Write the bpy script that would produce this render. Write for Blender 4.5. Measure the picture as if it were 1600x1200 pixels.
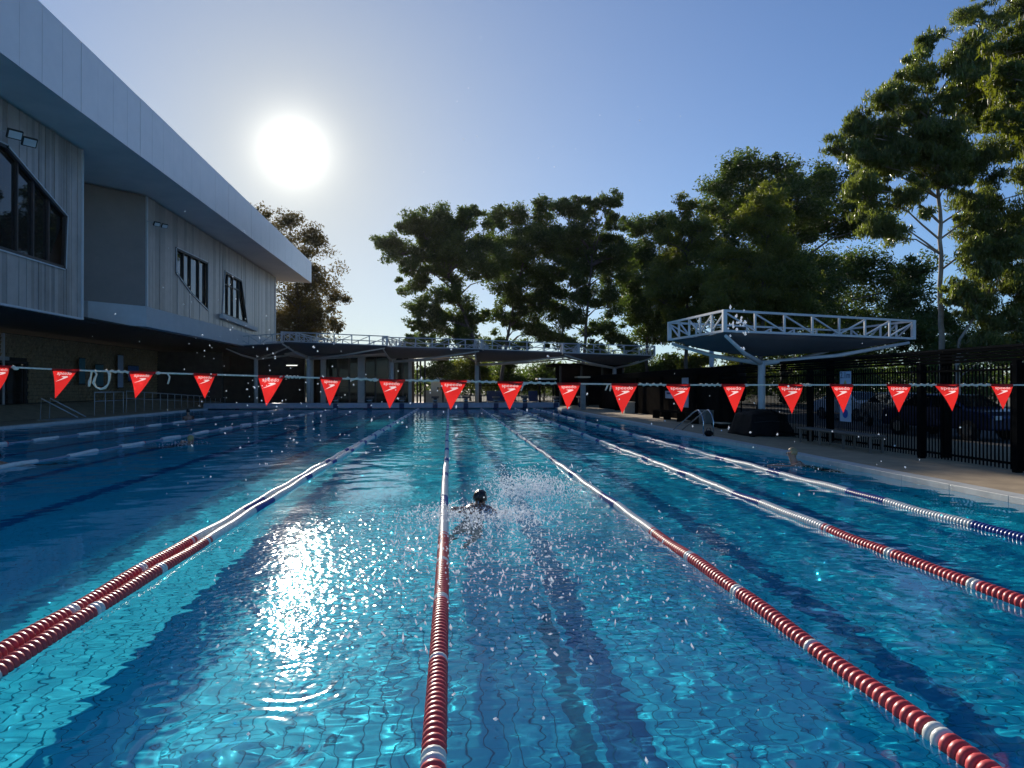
import bpy, bmesh, math, random
import numpy as np
from mathutils import Vector, Matrix, Quaternion

# ------------------------------------------------------------------ scene, camera, sky, sun, exposure
S = bpy.context.scene
COL = S.collection
R = math.radians
for o in list(bpy.data.objects):
    bpy.data.objects.remove(o)

CAM = Vector((0, 0, 1.7))
CROT = Matrix.Rotation(R(-5.19), 3, 'Z') @ Matrix.Rotation(R(90.21), 3, 'X')
F = 1080.0                                   # focal length in pixels of the 1600 px wide photograph
cam_data = bpy.data.cameras.new('camera')
cam_data.lens = 36 * F / 1600
cam_data.clip_start, cam_data.clip_end = .05, 3000
cam = bpy.data.objects.new('camera', cam_data)
COL.objects.link(cam)
cam.location = CAM
cam.rotation_euler = CROT.to_euler()
S.camera = cam

SUN_EL, SUN_AZ = R(18.0), R(-12.4)
SUN_DIR = Vector((math.sin(SUN_AZ) * math.cos(SUN_EL), math.cos(SUN_AZ) * math.cos(SUN_EL), math.sin(SUN_EL)))
W = bpy.data.worlds.new('World')
S.world = W
W.use_nodes = True
wt = W.node_tree
bg = wt.nodes['Background']
sky = wt.nodes.new('ShaderNodeTexSky')
sky.sky_type = 'NISHITA'
sky.sun_disc = False
sky.sun_elevation, sky.sun_rotation = SUN_EL, SUN_AZ
sky.altitude = 50
sky.air_density, sky.dust_density, sky.ozone_density = 1.0, .06, 8.0
SKY = .108
# the bright ring of scattered light round the sun (a property of the sky, by angle from the sun)
tc = wt.nodes.new('ShaderNodeTexCoord')
nrm = wt.nodes.new('ShaderNodeVectorMath'); nrm.operation = 'NORMALIZE'
wt.links.new(tc.outputs['Generated'], nrm.inputs[0])
dot = wt.nodes.new('ShaderNodeVectorMath'); dot.operation = 'DOT_PRODUCT'
dot.inputs[1].default_value = SUN_DIR
wt.links.new(nrm.outputs[0], dot.inputs[0])
ac = wt.nodes.new('ShaderNodeMath'); ac.operation = 'ARCCOSINE'; ac.use_clamp = False
wt.links.new(dot.outputs['Value'], ac.inputs[0])


def wmath(op, a, b=None):
    n = wt.nodes.new('ShaderNodeMath'); n.operation = op
    for i, v in enumerate((a, b)):
        if v is None: continue
        if isinstance(v, (int, float)): n.inputs[i].default_value = v
        else: wt.links.new(v, n.inputs[i])
    return n.outputs[0]


def falloff(x, width, power=1.0):
    return wmath('POWER', 2.718, wmath('MULTIPLY', wmath('POWER', wmath('DIVIDE', x, width), power), -1.0))


def wmix(mode, fac, a, b):
    n = wt.nodes.new('ShaderNodeMix'); n.data_type = 'RGBA'; n.blend_type = mode
    for i, v in ((0, fac), (6, a), (7, b)):
        if isinstance(v, (int, float)): n.inputs[i].default_value = v
        elif isinstance(v, tuple): n.inputs[i].default_value = (*(c / SKY for c in v), 1)
        else: wt.links.new(v, n.inputs[i])
    return n.outputs[2]


theta = ac.outputs[0]
sep = wt.nodes.new('ShaderNodeSeparateXYZ')
wt.links.new(nrm.outputs[0], sep.inputs[0])
up = wmath('MAXIMUM', sep.outputs['Z'], 0.0)
veil = wmix('MIX', wmath('MULTIPLY', falloff(theta, R(17)), .82), sky.outputs[0], (.45, .46, .42))
hazy = wmix('MIX', wmath('MULTIPLY', wmath('MULTIPLY', falloff(up, .24), falloff(theta, R(27))), 1.0), veil, (.78, .73, .53))
bright = wt.nodes.new('ShaderNodeVectorMath'); bright.operation = 'SCALE'
bright.inputs[0].default_value = (1.0, .97, .88)
wt.links.new(wmath('ADD', wmath('MULTIPLY', falloff(theta, R(1.8), 1.35), 1.25 / SKY), wmath('MULTIPLY', falloff(theta, R(5.0)), .12 / SKY)), bright.inputs['Scale'])
wt.links.new(wmix('ADD', 1.0, hazy, bright.outputs[0]), bg.inputs[0])
bg.inputs[1].default_value = SKY

sun_data = bpy.data.lights.new('sun', 'SUN')
sun_data.energy = 5.0
sun_data.angle = R(.55)
sun_data.color = (1, .91, .78)
sun_data.cycles.is_caustics_light = True
sun = bpy.data.objects.new('sun', sun_data)
COL.objects.link(sun)
sun.location = SUN_DIR * 300
sun.rotation_euler = SUN_DIR.to_track_quat('Z', 'Y').to_euler()

S.view_settings.view_transform = 'Standard'
S.view_settings.look = 'None'
S.view_settings.exposure = 0.3
S.view_settings.gamma = 1
S.view_settings.use_curve_mapping = False
S.render.engine = 'CYCLES'
S.cycles.use_denoising = True
S.cycles.max_bounces = 10
S.cycles.transmission_bounces = 8
S.cycles.transparent_max_bounces = 8
S.cycles.sample_clamp_indirect = 0.0
S.cycles.blur_glossy = 0.0

rnd = random.Random(7)
rng = np.random.default_rng(7)


# ------------------------------------------------------------------ helpers
def ray(px, py):
    return CROT @ Vector(((px - 800) / F, (600 - py) / F, -1.0))


def at_z(px, py, z):
    d = ray(px, py)
    return CAM + d * ((z - CAM.z) / d.z)


def at_y(px, py, y):
    d = ray(px, py)
    return CAM + d * (y / d.y)


def at_x(px, py, x):
    d = ray(px, py)
    return CAM + d * (x / d.x)


def link(o, parent=None):
    COL.objects.link(o)
    if parent is not None:
        o.parent = parent
    return o


def tag(o, label=None, cat=None, group=None, kind=None):
    if label: o['label'] = label
    if cat: o['category'] = cat
    if group: o['group'] = group
    if kind: o['kind'] = kind
    return o


def thing(name, loc, label, cat, group=None, rz=0.0):
    o = bpy.data.objects.new(name, None)
    o.empty_display_size = .2
    link(o)
    o.location = loc
    o.rotation_euler = (0, 0, rz)
    return tag(o, label, cat, group)


class MB:
    """collects shapes that become ONE mesh object"""
    def __init__(s): s.v, s.f, s.smooth = [], [], []

    def add(s, v, f, smooth=False):
        n = len(s.v)
        s.v += [tuple(p) for p in v]
        s.f += [tuple(i + n for i in q) for q in f]
        s.smooth += [smooth] * len(f)
        return s

    def box(s, a, b):
        (x0, y0, z0), (x1, y1, z1) = a, b
        x0, x1 = min(x0, x1), max(x0, x1); y0, y1 = min(y0, y1), max(y0, y1); z0, z1 = min(z0, z1), max(z0, z1)
        v = [(x0, y0, z0), (x1, y0, z0), (x1, y1, z0), (x0, y1, z0), (x0, y0, z1), (x1, y0, z1), (x1, y1, z1), (x0, y1, z1)]
        return s.add(v, [(3, 2, 1, 0), (4, 5, 6, 7), (0, 1, 5, 4), (1, 2, 6, 5), (2, 3, 7, 6), (3, 0, 4, 7)])

    def prism(s, base, vec):
        """polygon (list of points) extruded along vec"""
        n = len(base)
        vec = Vector(vec)
        b = [Vector(p) for p in base]
        nn = Vector((0, 0, 0))
        for i in range(n):
            nn += b[i].cross(b[(i + 1) % n])
        if nn.dot(vec) < 0: b.reverse()
        v = b + [p + vec for p in b]
        f = [tuple(range(n - 1, -1, -1)), tuple(range(n, 2 * n))]
        f += [(i, (i + 1) % n, n + (i + 1) % n, n + i) for i in range(n)]
        return s.add(v, f)

    def bar(s, a, b, w, h=None, up=(0, 0, 1)):
        """square bar between two points"""
        a, b = Vector(a), Vector(b)
        h = h or w
        d = (b - a).normalized()
        up = Vector(up)
        if abs(d.dot(up)) > .98: up = Vector((1, 0, 0))
        x = d.cross(up).normalized() * (w / 2)
        y = x.cross(d).normalized() * (h / 2)
        v = [a - x - y, a + x - y, a + x + y, a - x + y, b - x - y, b + x - y, b + x + y, b - x + y]
        return s.add(v, [(3, 2, 1, 0), (4, 5, 6, 7), (0, 1, 5, 4), (1, 2, 6, 5), (2, 3, 7, 6), (3, 0, 4, 7)])

    def tube(s, pts, r, n=8, caps=True):
        """round tube along points, r a number or one per point"""
        pts = [Vector(p) for p in pts]
        rr = r if isinstance(r, (list, tuple)) else [r] * len(pts)
        v, f = [], []
        prev = None
        for i, p in enumerate(pts):
            d = (pts[min(i + 1, len(pts) - 1)] - pts[max(i - 1, 0)]).normalized()
            if prev is None:
                u = Vector((0, 0, 1)) if abs(d.z) < .9 else Vector((1, 0, 0))
                x = d.cross(u).normalized()
            else:
                x = (prev - d * prev.dot(d)).normalized()
            prev = x
            y = d.cross(x)
            for k in range(n):
                a = 2 * math.pi * k / n
                v.append(p + (x * math.cos(a) + y * math.sin(a)) * rr[i])
        for i in range(len(pts) - 1):
            for k in range(n):
                k2 = (k + 1) % n
                f.append((i * n + k, i * n + k2, (i + 1) * n + k2, (i + 1) * n + k))
        s.add(v, f, True)
        if caps:
            m = len(s.v) - len(v)
            s.f.append(tuple(m + k for k in range(n - 1, -1, -1))); s.smooth.append(False)
            s.f.append(tuple(m + (len(pts) - 1) * n + k for k in range(n))); s.smooth.append(False)
        return s

    def ball(s, c, r, n=10, m=6, sq=(1, 1, 1)):
        v, f = [], []
        for j in range(m + 1):
            t = math.pi * j / m
            for i in range(n):
                a = 2 * math.pi * i / n
                v.append((c[0] + r * sq[0] * math.sin(t) * math.cos(a), c[1] + r * sq[1] * math.sin(t) * math.sin(a), c[2] + r * sq[2] * math.cos(t)))
        for j in range(m):
            for i in range(n):
                i2 = (i + 1) % n
                f.append((j * n + i, (j + 1) * n + i, (j + 1) * n + i2, j * n + i2))
        return s.add(v, f, True)

    def mesh(s, name, mat):
        me = bpy.data.meshes.new(name)
        me.from_pydata(s.v, [], s.f)
        me.polygons.foreach_set('use_smooth', s.smooth)
        me.materials.append(mat)
        me.update()
        return me

    def build(s, name, mat, parent=None, bevel=0.0):
        o = bpy.data.objects.new(name, s.mesh(name, mat))
        link(o, parent)
        if bevel:
            b = o.modifiers.new('bevel', 'BEVEL')
            b.width = bevel; b.segments = 2; b.limit_method = 'ANGLE'; b.angle_limit = R(40)
        return o


def np_mesh(name, v, f, mat, smooth=False, attrs=None):
    """mesh from numpy arrays; f is (n, k)"""
    v = np.asarray(v, np.float32); f = np.asarray(f, np.int32)
    me = bpy.data.meshes.new(name)
    me.vertices.add(len(v)); me.vertices.foreach_set('co', v.ravel())
    me.loops.add(f.size); me.loops.foreach_set('vertex_index', f.ravel())
    me.polygons.add(len(f)); me.polygons.foreach_set('loop_start', np.arange(0, f.size, f.shape[1], dtype=np.int32))
    me.polygons.foreach_set('use_smooth', np.full(len(f), smooth, bool))
    me.materials.append(mat)
    for k, a in (attrs or {}).items():
        at = me.attributes.new(k, 'FLOAT', 'POINT'); at.data.foreach_set('value', np.asarray(a, np.float32))
    me.update(calc_edges=True)
    return me


def inst(name, me, parent, loc=(0, 0, 0), rot=None, scale=None):
    o = bpy.data.objects.new(name, me)
    link(o, parent)
    o.location = loc
    if rot: o.rotation_euler = rot
    if scale: o.scale = scale
    return o


def local(o, p):
    """world point in the frame of an unrotated thing"""
    return Vector(p) - o.location


# ------------------------------------------------------------------ materials
def new_mat(name):
    m = bpy.data.materials.new(name)
    m.use_nodes = True
    t = m.node_tree
    b = t.nodes['Principled BSDF']
    return m, t, b


def N(t, kind, **kw):
    n = t.nodes.new(kind)
    for k, v in kw.items():
        if hasattr(n, k): setattr(n, k, v)
        else: n.inputs[k].default_value = v
    return n


def plain(name, col, rough=.6, metal=0.0, var=.12, scale=6.0, bump=0.0, bump_scale=60.0, spec=.5, coord='Object'):
    """colour with gentle wear, grain and fine relief"""
    m, t, b = new_mat(name)
    c = N(t, 'ShaderNodeTexCoord')
    n1 = N(t, 'ShaderNodeTexNoise', Scale=scale, Detail=6.0, Roughness=.65)
    t.links.new(c.outputs[coord], n1.inputs['Vector'])
    rp = N(t, 'ShaderNodeMapRange')
    rp.inputs[1].default_value, rp.inputs[2].default_value = .3, .7
    rp.inputs[3].default_value, rp.inputs[4].default_value = 1 - var, 1 + var
    t.links.new(n1.outputs[0], rp.inputs[0])
    sc = N(t, 'ShaderNodeVectorMath', operation='SCALE')
    sc.inputs[0].default_value = col[:3]
    t.links.new(rp.outputs[0], sc.inputs['Scale'])
    t.links.new(sc.outputs[0], b.inputs['Base Color'])
    r2 = N(t, 'ShaderNodeMapRange')
    r2.inputs[3].default_value, r2.inputs[4].default_value = max(.02, rough - .1), min(1, rough + .1)
    t.links.new(n1.outputs[0], r2.inputs[0])
    t.links.new(r2.outputs[0], b.inputs['Roughness'])
    b.inputs['Metallic'].default_value = metal
    b.inputs['Specular IOR Level'].default_value = spec
    if bump:
        n2 = N(t, 'ShaderNodeTexNoise', Scale=bump_scale, Detail=4.0)
        t.links.new(c.outputs[coord], n2.inputs['Vector'])
        bp = N(t, 'ShaderNodeBump', Strength=bump, Distance=.01)
        t.links.new(n2.outputs[0], bp.inputs['Height'])
        t.links.new(bp.outputs[0], b.inputs['Normal'])
    return m


M = {}
M['fascia'] = plain('fascia_metal', (.78, .70, .66), .38, .35, .06, .8, .02, 3)
M['soffit'] = plain('soffit_sheet', (.84, .76, .70), .6, 0, .08, .6)
M['cladding'] = plain('ribbed_cladding', (.46, .40, .37), .42, .3, .14, 1.4, .04, 20)
M['cladding_b'] = plain('ribbed_cladding_dark', (.35, .305, .28), .42, .3, .14, 1.4, .04, 20)
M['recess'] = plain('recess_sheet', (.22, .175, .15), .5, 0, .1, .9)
M['band'] = plain('pale_band_render', (.52, .50, .49), .55, 0, .08, 1.2, .05, 30)
M['edge'] = plain('pale_edge_trim', (.62, .62, .63), .4, .2, .05, 3)
M['dark_frame'] = plain('dark_window_frame', (.03, .028, .03), .45, .1, .1, 8)
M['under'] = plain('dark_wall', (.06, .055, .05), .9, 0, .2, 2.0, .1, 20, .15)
M['shingle'] = plain('wall_shingle', (.30, .22, .13), .6, 0, .45, 5.5, .1, 40)
M['deck'] = plain('deck_pebble_concrete', (.38, .28, .17), .75, 0, .22, 2.2, .35, 90)
M['coping'] = plain('coping_tile', (.52, .52, .48), .5, 0, .14, 3.0, .12, 40)
M['upstand'] = plain('end_wall_tile', (.22, .25, .30), .4, 0, .15, 3.0, .08, 20)
M['ground'] = plain('dry_ground', (.10, .09, .055), .95, 0, .4, .25, .3, 10)
M['asphalt'] = plain('asphalt', (.055, .055, .055), .9, 0, .2, 1.5, .3, 60)
M['white_steel'] = plain('white_painted_steel', (.60, .61, .62), .42, 0, .10, 4.0, .03, 30)
M['grey_steel'] = plain('grey_painted_steel', (.42, .44, .46), .42, 0, .10, 4.0, .03, 30)
M['fabric'] = plain('shade_fabric', (.075, .085, .105), .85, 0, .12, 3.0, .05, 80)
M['fabric_l'] = plain('pale_shade_fabric', (.48, .50, .53), .85, 0, .1, 3.0, .05, 80)
M['black'] = plain('black_painted_steel', (.006, .0065, .007), 1.0, 0, .25, 6.0, .05, 60, 0.0)
M['blackroof'] = plain('dark_roof_sheet', (.012, .013, .014), 1.0, 0, .25, 2.0, .06, 20, 0.0)
M['darkwood'] = plain('dark_timber', (.014, .0125, .011), 1.0, 0, .3, 3.0, .15, 40, 0.0)
M['bench'] = plain('bench_slat', (.16, .14, .12), .55, 0, .2, 5.0, .1, 40)
M['concrete'] = plain('concrete_block', (.28, .28, .26), .8, 0, .25, 4.0, .3, 40)
M['steel'] = plain('stainless_tube', (.65, .65, .66), .22, 1.0, .05, 6.0)
M['tarp'] = plain('black_tarpaulin', (.004, .004, .0045), .7, 0, .3, 3.0, .4, 9, .2)
M['cream'] = plain('cream_sheet', (.62, .57, .46), .6, 0, .1, 2.0)
M['green'] = plain('green_mat', (.22, .30, .06), .8, 0, .2, 2.0)
M['tan'] = plain('tan_board', (.45, .38, .28), .6, 0, .2, 4.0)
M['blue_cloth'] = plain('blue_cloth', (.015, .024, .07), .7, 0, .2, 5.0)
M['blue_print'] = plain('blue_board', (.08, .16, .36), .5, 0, .4, 4.0)
M['teal'] = plain('teal_board', (.07, .20, .24), .5, 0, .2, 4.0)
M['sign'] = plain('sign_board', (.42, .52, .66), .45, 0, .05, 4.0)
M['sign_ink'] = plain('sign_ink', (.03, .05, .12), .5, 0, .05, 4.0)
M['sign_blue'] = plain('sign_blue', (.03, .09, .38), .5, 0, .05, 4.0)
M['sign_yellow'] = plain('sign_yellow', (.50, .45, .10), .5, 0, .05, 4.0)
M['plastic_w'] = plain('white_plastic', (.62, .63, .63), .4, 0, .1, 5.0)
M['rope'] = plain('cream_cord', (.72, .68, .56), .8, 0, .2, 60.0, .5, 300)
M['bark_w'] = plain('pale_bark', (.34, .29, .24), .85, 0, .3, 3.0, .3, 12)
M['bark_d'] = plain('dark_bark', (.10, .085, .07), .9, 0, .3, 3.0, .4, 12)
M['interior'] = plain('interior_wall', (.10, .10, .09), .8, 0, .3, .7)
M['rubber'] = plain('rubber', (.02, .02, .02), .7, 0, .1, 10)
M['float_red'] = plain('red_float_plastic', (.58, .055, .055), .42, 0, .22, 9.0, .02, 40)
M['float_white'] = plain('white_float_plastic', (.66, .65, .60), .36, 0, .16, 9.0, .02, 40)
M['float_blue'] = plain('blue_float_plastic', (.02, .05, .24), .34, 0, .2, 9.0, .02, 40)
M['cable'] = plain('rope_cable', (.10, .12, .16), .5, 0, .2, 20)
M['cable_pale'] = plain('pale_rope_cable', (.22, .28, .36), .5, 0, .2, 20)
M['car_blue'] = plain('blue_car_paint', (.025, .04, .10), .25, .4, .04, 2)
M['car_white'] = plain('white_car_paint', (.62, .63, .65), .25, 0, .04, 2)
M['car_silver'] = plain('silver_car_paint', (.34, .36, .38), .28, .6, .04, 2)


def glass_mat(name, tint, rough=.02):
    m, t, b = new_mat(name)
    b.inputs['Base Color'].default_value = (*tint, 1)
    b.inputs['Roughness'].default_value = rough
    b.inputs['IOR'].default_value = 1.5
    b.inputs['Specular IOR Level'].default_value = .55
    c = N(t, 'ShaderNodeTexCoord')
    n = N(t, 'ShaderNodeTexNoise', Scale=.7, Detail=1.0)
    t.links.new(c.outputs['Object'], n.inputs['Vector'])
    bp = N(t, 'ShaderNodeBump', Strength=.06, Distance=.05)
    t.links.new(n.outputs[0], bp.inputs['Height'])
    t.links.new(bp.outputs[0], b.inputs['Normal'])
    return m


M['glass'] = glass_mat('dark_reflecting_glass', (.018, .017, .016))
M['pavilion_glass'] = glass_mat('pavilion_glass', (.01, .016, .014))
M['pavilion_glass'].node_tree.nodes['Principled BSDF'].inputs['Specular IOR Level'].default_value = .25
M['car_glass'] = glass_mat('car_glass', (.01, .012, .014))

m, t, b = new_mat('lit_tube')
b.inputs['Emission Color'].default_value = (1, .97, .85, 1)
b.inputs['Emission Strength'].default_value = 1.4
M['lit_tube'] = m


def leaf_mat(name, c1, c2, trans, rough=.45):
    """leaves: colour differs leaf by leaf and clump by clump; thin enough to let light through"""
    m, t, b = new_mat(name)
    c = N(t, 'ShaderNodeTexCoord')
    g = N(t, 'ShaderNodeNewGeometry')
    n = N(t, 'ShaderNodeTexNoise', Scale=.45, Detail=3.0)
    t.links.new(c.outputs['Object'], n.inputs['Vector'])
    mx = N(t, 'ShaderNodeMath', operation='MULTIPLY_ADD')
    t.links.new(g.outputs['Random Per Island'], mx.inputs[0])
    mx.inputs[1].default_value = .55
    sb = N(t, 'ShaderNodeMath', operation='MULTIPLY_ADD')
    t.links.new(n.outputs[0], sb.inputs[0]); sb.inputs[1].default_value = 1.6; sb.inputs[2].default_value = -.55
    t.links.new(sb.outputs[0], mx.inputs[2])
    cr = N(t, 'ShaderNodeValToRGB')
    cr.color_ramp.elements[0].color = (*c1, 1); cr.color_ramp.elements[1].color = (*c2, 1)
    t.links.new(mx.outputs[0], cr.inputs[0])
    t.links.new(cr.outputs[0], b.inputs['Base Color'])
    b.inputs['Roughness'].default_value = rough
    tr = N(t, 'ShaderNodeBsdfTranslucent')
    ts = N(t, 'ShaderNodeVectorMath', operation='MULTIPLY')
    t.links.new(cr.outputs[0], ts.inputs[0]); ts.inputs[1].default_value = trans
    t.links.new(ts.outputs[0], tr.inputs[0])
    mix = N(t, 'ShaderNodeMixShader'); mix.inputs[0].default_value = .5
    out = t.nodes['Material Output']
    t.links.new(b.outputs[0], mix.inputs[1]); t.links.new(tr.outputs[0], mix.inputs[2])
    t.links.new(mix.outputs[0], out.inputs[0])
    return m


M['leaf_dark'] = leaf_mat('dark_leaves', (.030, .046, .016), (.10, .125, .038), (1.6, 1.9, .6))
M['leaf_mid'] = leaf_mat('green_leaves', (.05, .066, .018), (.17, .18, .042), (1.8, 1.9, .5))
M['leaf_light'] = leaf_mat('grey_green_leaves', (.070, .084, .030), (.21, .225, .078), (1.5, 1.7, .55), .3)
M['leaf_olive'] = leaf_mat('olive_leaves', (.045, .04, .018), (.11, .095, .035), (1.8, 1.5, .6))

# flag cloth: thin, the sun shines through it
m, t, b = new_mat('red_flag_cloth')
b.inputs['Base Color'].default_value = (.62, .02, .018, 1)
b.inputs['Roughness'].default_value = .5
tr = N(t, 'ShaderNodeBsdfTranslucent'); tr.inputs[0].default_value = (.66, .022, .018, 1)
mix = N(t, 'ShaderNodeMixShader'); mix.inputs[0].default_value = .58
t.links.new(b.outputs[0], mix.inputs[1]); t.links.new(tr.outputs[0], mix.inputs[2])
t.links.new(mix.outputs[0], t.nodes['Material Output'].inputs[0])
M['flag'] = m
m, t, b = new_mat('flag_print')
b.inputs['Base Color'].default_value = (.8, .76, .74, 1)
tr = N(t, 'ShaderNodeBsdfTranslucent'); tr.inputs[0].default_value = (.85, .62, .60, 1)
mix = N(t, 'ShaderNodeMixShader'); mix.inputs[0].default_value = .6
t.links.new(b.outputs[0], mix.inputs[1]); t.links.new(tr.outputs[0], mix.inputs[2])
t.links.new(mix.outputs[0], t.nodes['Material Output'].inputs[0])
M['print'] = m

# water drops thrown up in the air: bright where the sun comes through
m, t, b = new_mat('water_drop')
b.inputs['Base Color'].default_value = (.85, .9, .95, 1)
b.inputs['Roughness'].default_value = .1
tr = N(t, 'ShaderNodeBsdfTranslucent'); tr.inputs[0].default_value = (.9, .93, .97, 1)
mix = N(t, 'ShaderNodeMixShader'); mix.inputs[0].default_value = .75
t.links.new(b.outputs[0], mix.inputs[1]); t.links.new(tr.outputs[0], mix.inputs[2])
t.links.new(mix.outputs[0], t.nodes['Material Output'].inputs[0])
M['drop'] = m

# ------------------------------------------------------------------ pool basin
PX0, PX1, PY0, PY1 = -17.8, 8.2, 1.0, 53.0
DECK_Z, DEPTH = .08, 1.45
LANE_MARKS = [-15.7, -11.7, -8.6, -6.3, -4.0, 1.18, 3.5, 5.6, 7.4]


def tile_mat():
    m, t, b = new_mat('pool_tile')
    g = N(t, 'ShaderNodeNewGeometry')
    sp = N(t, 'ShaderNodeSeparateXYZ')
    t.links.new(g.outputs['Position'], sp.inputs[0])
    acc = None
    for x in LANE_MARKS:
        c = N(t, 'ShaderNodeMath', operation='COMPARE')
        t.links.new(sp.outputs['X'], c.inputs[0]); c.inputs[1].default_value = x; c.inputs[2].default_value = .15
        if acc is None: acc = c.outputs[0]
        else:
            a = N(t, 'ShaderNodeMath', operation='MAXIMUM')
            t.links.new(acc, a.inputs[0]); t.links.new(c.outputs[0], a.inputs[1]); acc = a.outputs[0]
    n = N(t, 'ShaderNodeTexNoise', Scale=.9, Detail=5.0)
    t.links.new(g.outputs['Position'], n.inputs['Vector'])
    add = N(t, 'ShaderNodeMath', operation='MULTIPLY_ADD')
    t.links.new(g.outputs['Random Per Island'], add.inputs[0]); add.inputs[1].default_value = .35
    t.links.new(n.outputs[0], add.inputs[2])
    cr = N(t, 'ShaderNodeValToRGB')
    cr.color_ramp.elements[0].position = .25; cr.color_ramp.elements[1].position = .95
    cr.color_ramp.elements[0].color = (.045, .66, .82, 1); cr.color_ramp.elements[1].color = (.09, .80, .92, 1)
    t.links.new(add.outputs[0], cr.inputs[0])
    mx = N(t, 'ShaderNodeMix'); mx.data_type = 'RGBA'
    t.links.new(acc, mx.inputs[0]); t.links.new(cr.outputs[0], mx.inputs[6])
    mx.inputs[7].default_value = (.022, .22, .44, 1)
    t.links.new(mx.outputs[2], b.inputs['Base Color'])
    b.inputs['Roughness'].default_value = .5
    return m


M['tile'] = tile_mat()
M['grout'] = plain('grout', (.025, .29, .39), .8, 0, .2, 5)

floor = MB().add([(PX0, PY0, -DEPTH), (PX1, PY0, -DEPTH), (PX1, PY1, -DEPTH), (PX0, PY1, -DEPTH)], [(0, 1, 2, 3)]).build('pool_floor', M['grout'])
tag(floor, kind='structure')
floor.cycles.is_caustics_receiver = True
TW, TL, TH, GR = .12, .24, .005, .0075


def tile_geo(x0, y0, x1, y1, z0, z1, c=.003):
    v = [(x0, y0, z0), (x1, y0, z0), (x1, y1, z0), (x0, y1, z0), (x0 + c, y0 + c, z1), (x1 - c, y0 + c, z1), (x1 - c, y1 - c, z1), (x0 + c, y1 - c, z1)]
    return v, [(4, 5, 6, 7), (0, 1, 5, 4), (1, 2, 6, 5), (2, 3, 7, 6), (3, 0, 4, 7)]


v, f = tile_geo(-TW / 2 + GR / 2, -TL / 2 + GR / 2, TW / 2 - GR / 2, TL / 2 - GR / 2, 0, TH)
tile_me = MB().add(v, f).mesh('tile', M['tile'])
NEARX, NEARY = (-1.92, .96), (3.6, 6.72)
ix0, ix1 = round(NEARX[0] / TW), round(NEARX[1] / TW)
iy0, iy1 = round(NEARY[0] / TL), round(NEARY[1] / TL)
n_tile = 0
for i in range(ix0, ix1):
    for j in range(iy0, iy1):
        if n_tile >= 300: continue
        n_tile += 1
        o = inst('tile', tile_me, floor, (i * TW + TW / 2, j * TL + TL / 2, -DEPTH + .001 + rnd.uniform(0, .002)))
        o.cycles.is_caustics_receiver = True
# the rest of the tiles near enough to be told apart, as one mesh; farther away the rows run together
gx = np.arange(round(-11.1 / TW), round(PX1 / TW)) * TW
gy = np.arange(round(1.2 / TL), round(16.5 / TL)) * TL
XX, YY = np.meshgrid(gx, gy)
keep = ~((XX >= ix0 * TW - .01) & (XX < ix1 * TW - .01) & (YY >= iy0 * TL - .01) & (YY < iy1 * TL - .01))
if n_tile >= 300:
    pass
XX, YY = XX[keep], YY[keep]
base = np.array(tile_geo(GR / 2, GR / 2, TW - GR / 2, TL - GR / 2, 0, TH)[0])
fb = np.array(tile_geo(0, 0, 1, 1, 0, 1)[1])
k = len(XX)
v = base[None] + np.stack([XX, YY, np.full(k, -DEPTH + .001) + rng.uniform(0, .002, k)], -1)[:, None]
f = fb[None] + (np.arange(k) * 8)[:, None, None]
o = inst('tile_field', np_mesh('tile_field', v.reshape(-1, 3), f.reshape(-1, 4), M['tile']), floor)
tag(o, kind='stuff')
o.cycles.is_caustics_receiver = True
# coarse slabs of tile, with wider-spaced joints, for the far part
far = MB()
for (xa, xb, ya, yb) in ((PX0 + .02, PX1 - .02, 16.55, PY1 - .02), (PX0 + .02, -11.15, PY0 + .02, 16.5)):
    nx, ny = max(1, int((xb - xa) / 1.2)), int((yb - ya) / 1.2)
    for i in range(nx):
        for j in range(ny):
            x0, x1 = xa + (xb - xa) * i / nx, xa + (xb - xa) * (i + 1) / nx
            y0, y1 = ya + (yb - ya) * j / ny, ya + (yb - ya) * (j + 1) / ny
            far.add(*tile_geo(x0 + .006, y0 + .006, x1 - .006, y1 - .006, -DEPTH + .001, -DEPTH + .007))
o = far.build('far_tile_field', M['tile'], floor)
tag(o, kind='stuff')
o.cycles.is_caustics_receiver = True

wl = MB()
for (a, b_) in (((PX0, PY0), (PX0, PY1)), ((PX0, PY1), (PX1, PY1)), ((PX1, PY1), (PX1, PY0)), ((PX1, PY0), (PX0, PY0))):
    wl.add([(a[0], a[1], -DEPTH), (b_[0], b_[1], -DEPTH), (b_[0], b_[1], DECK_Z - .02), (a[0], a[1], DECK_Z - .02)], [(0, 1, 2, 3)])
o = wl.build('pool_wall', M['tile'])
tag(o, kind='structure')
o.cycles.is_caustics_receiver = True

# deck and coping round the basin
dk = MB()
C0 = .32                                      # coping width
for (x0, x1, y0, y1) in ((-26.0, PX0 - C0, -6, 75), (PX1 + C0, 15.0, -6, 75), (PX0 - C0, PX1 + C0, PY1 + .55, 75), (PX0 - C0, PX1 + C0, -6, PY0 - C0)):
    dk.box((x0, y0, -.25), (x1, y1, DECK_Z))
tag(dk.build('pool_deck', M['deck']), kind='structure')
cp = MB()
for (x0, x1, y0, y1) in ((PX0 - C0, PX0 + .012, PY0, PY1), (PX1 - .012, PX1 + C0, PY0, PY1), (PX0 - C0, PX1 + C0, PY0 - C0, PY0 - .003)):
    ln = y1 - y0
    for k in range(max(1, int(ln / 1.2))):
        ka, kb = y0 + ln * k / max(1, int(ln / 1.2)), y0 + ln * (k + 1) / max(1, int(ln / 1.2))
        cp.box((x0, ka + .003, -.02), (x1, kb - .003, DECK_Z + .012 + rnd.uniform(0, .004)))
tag(cp.build('pool_coping', M['coping'], None, .006), kind='structure')
ew = MB()
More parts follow.
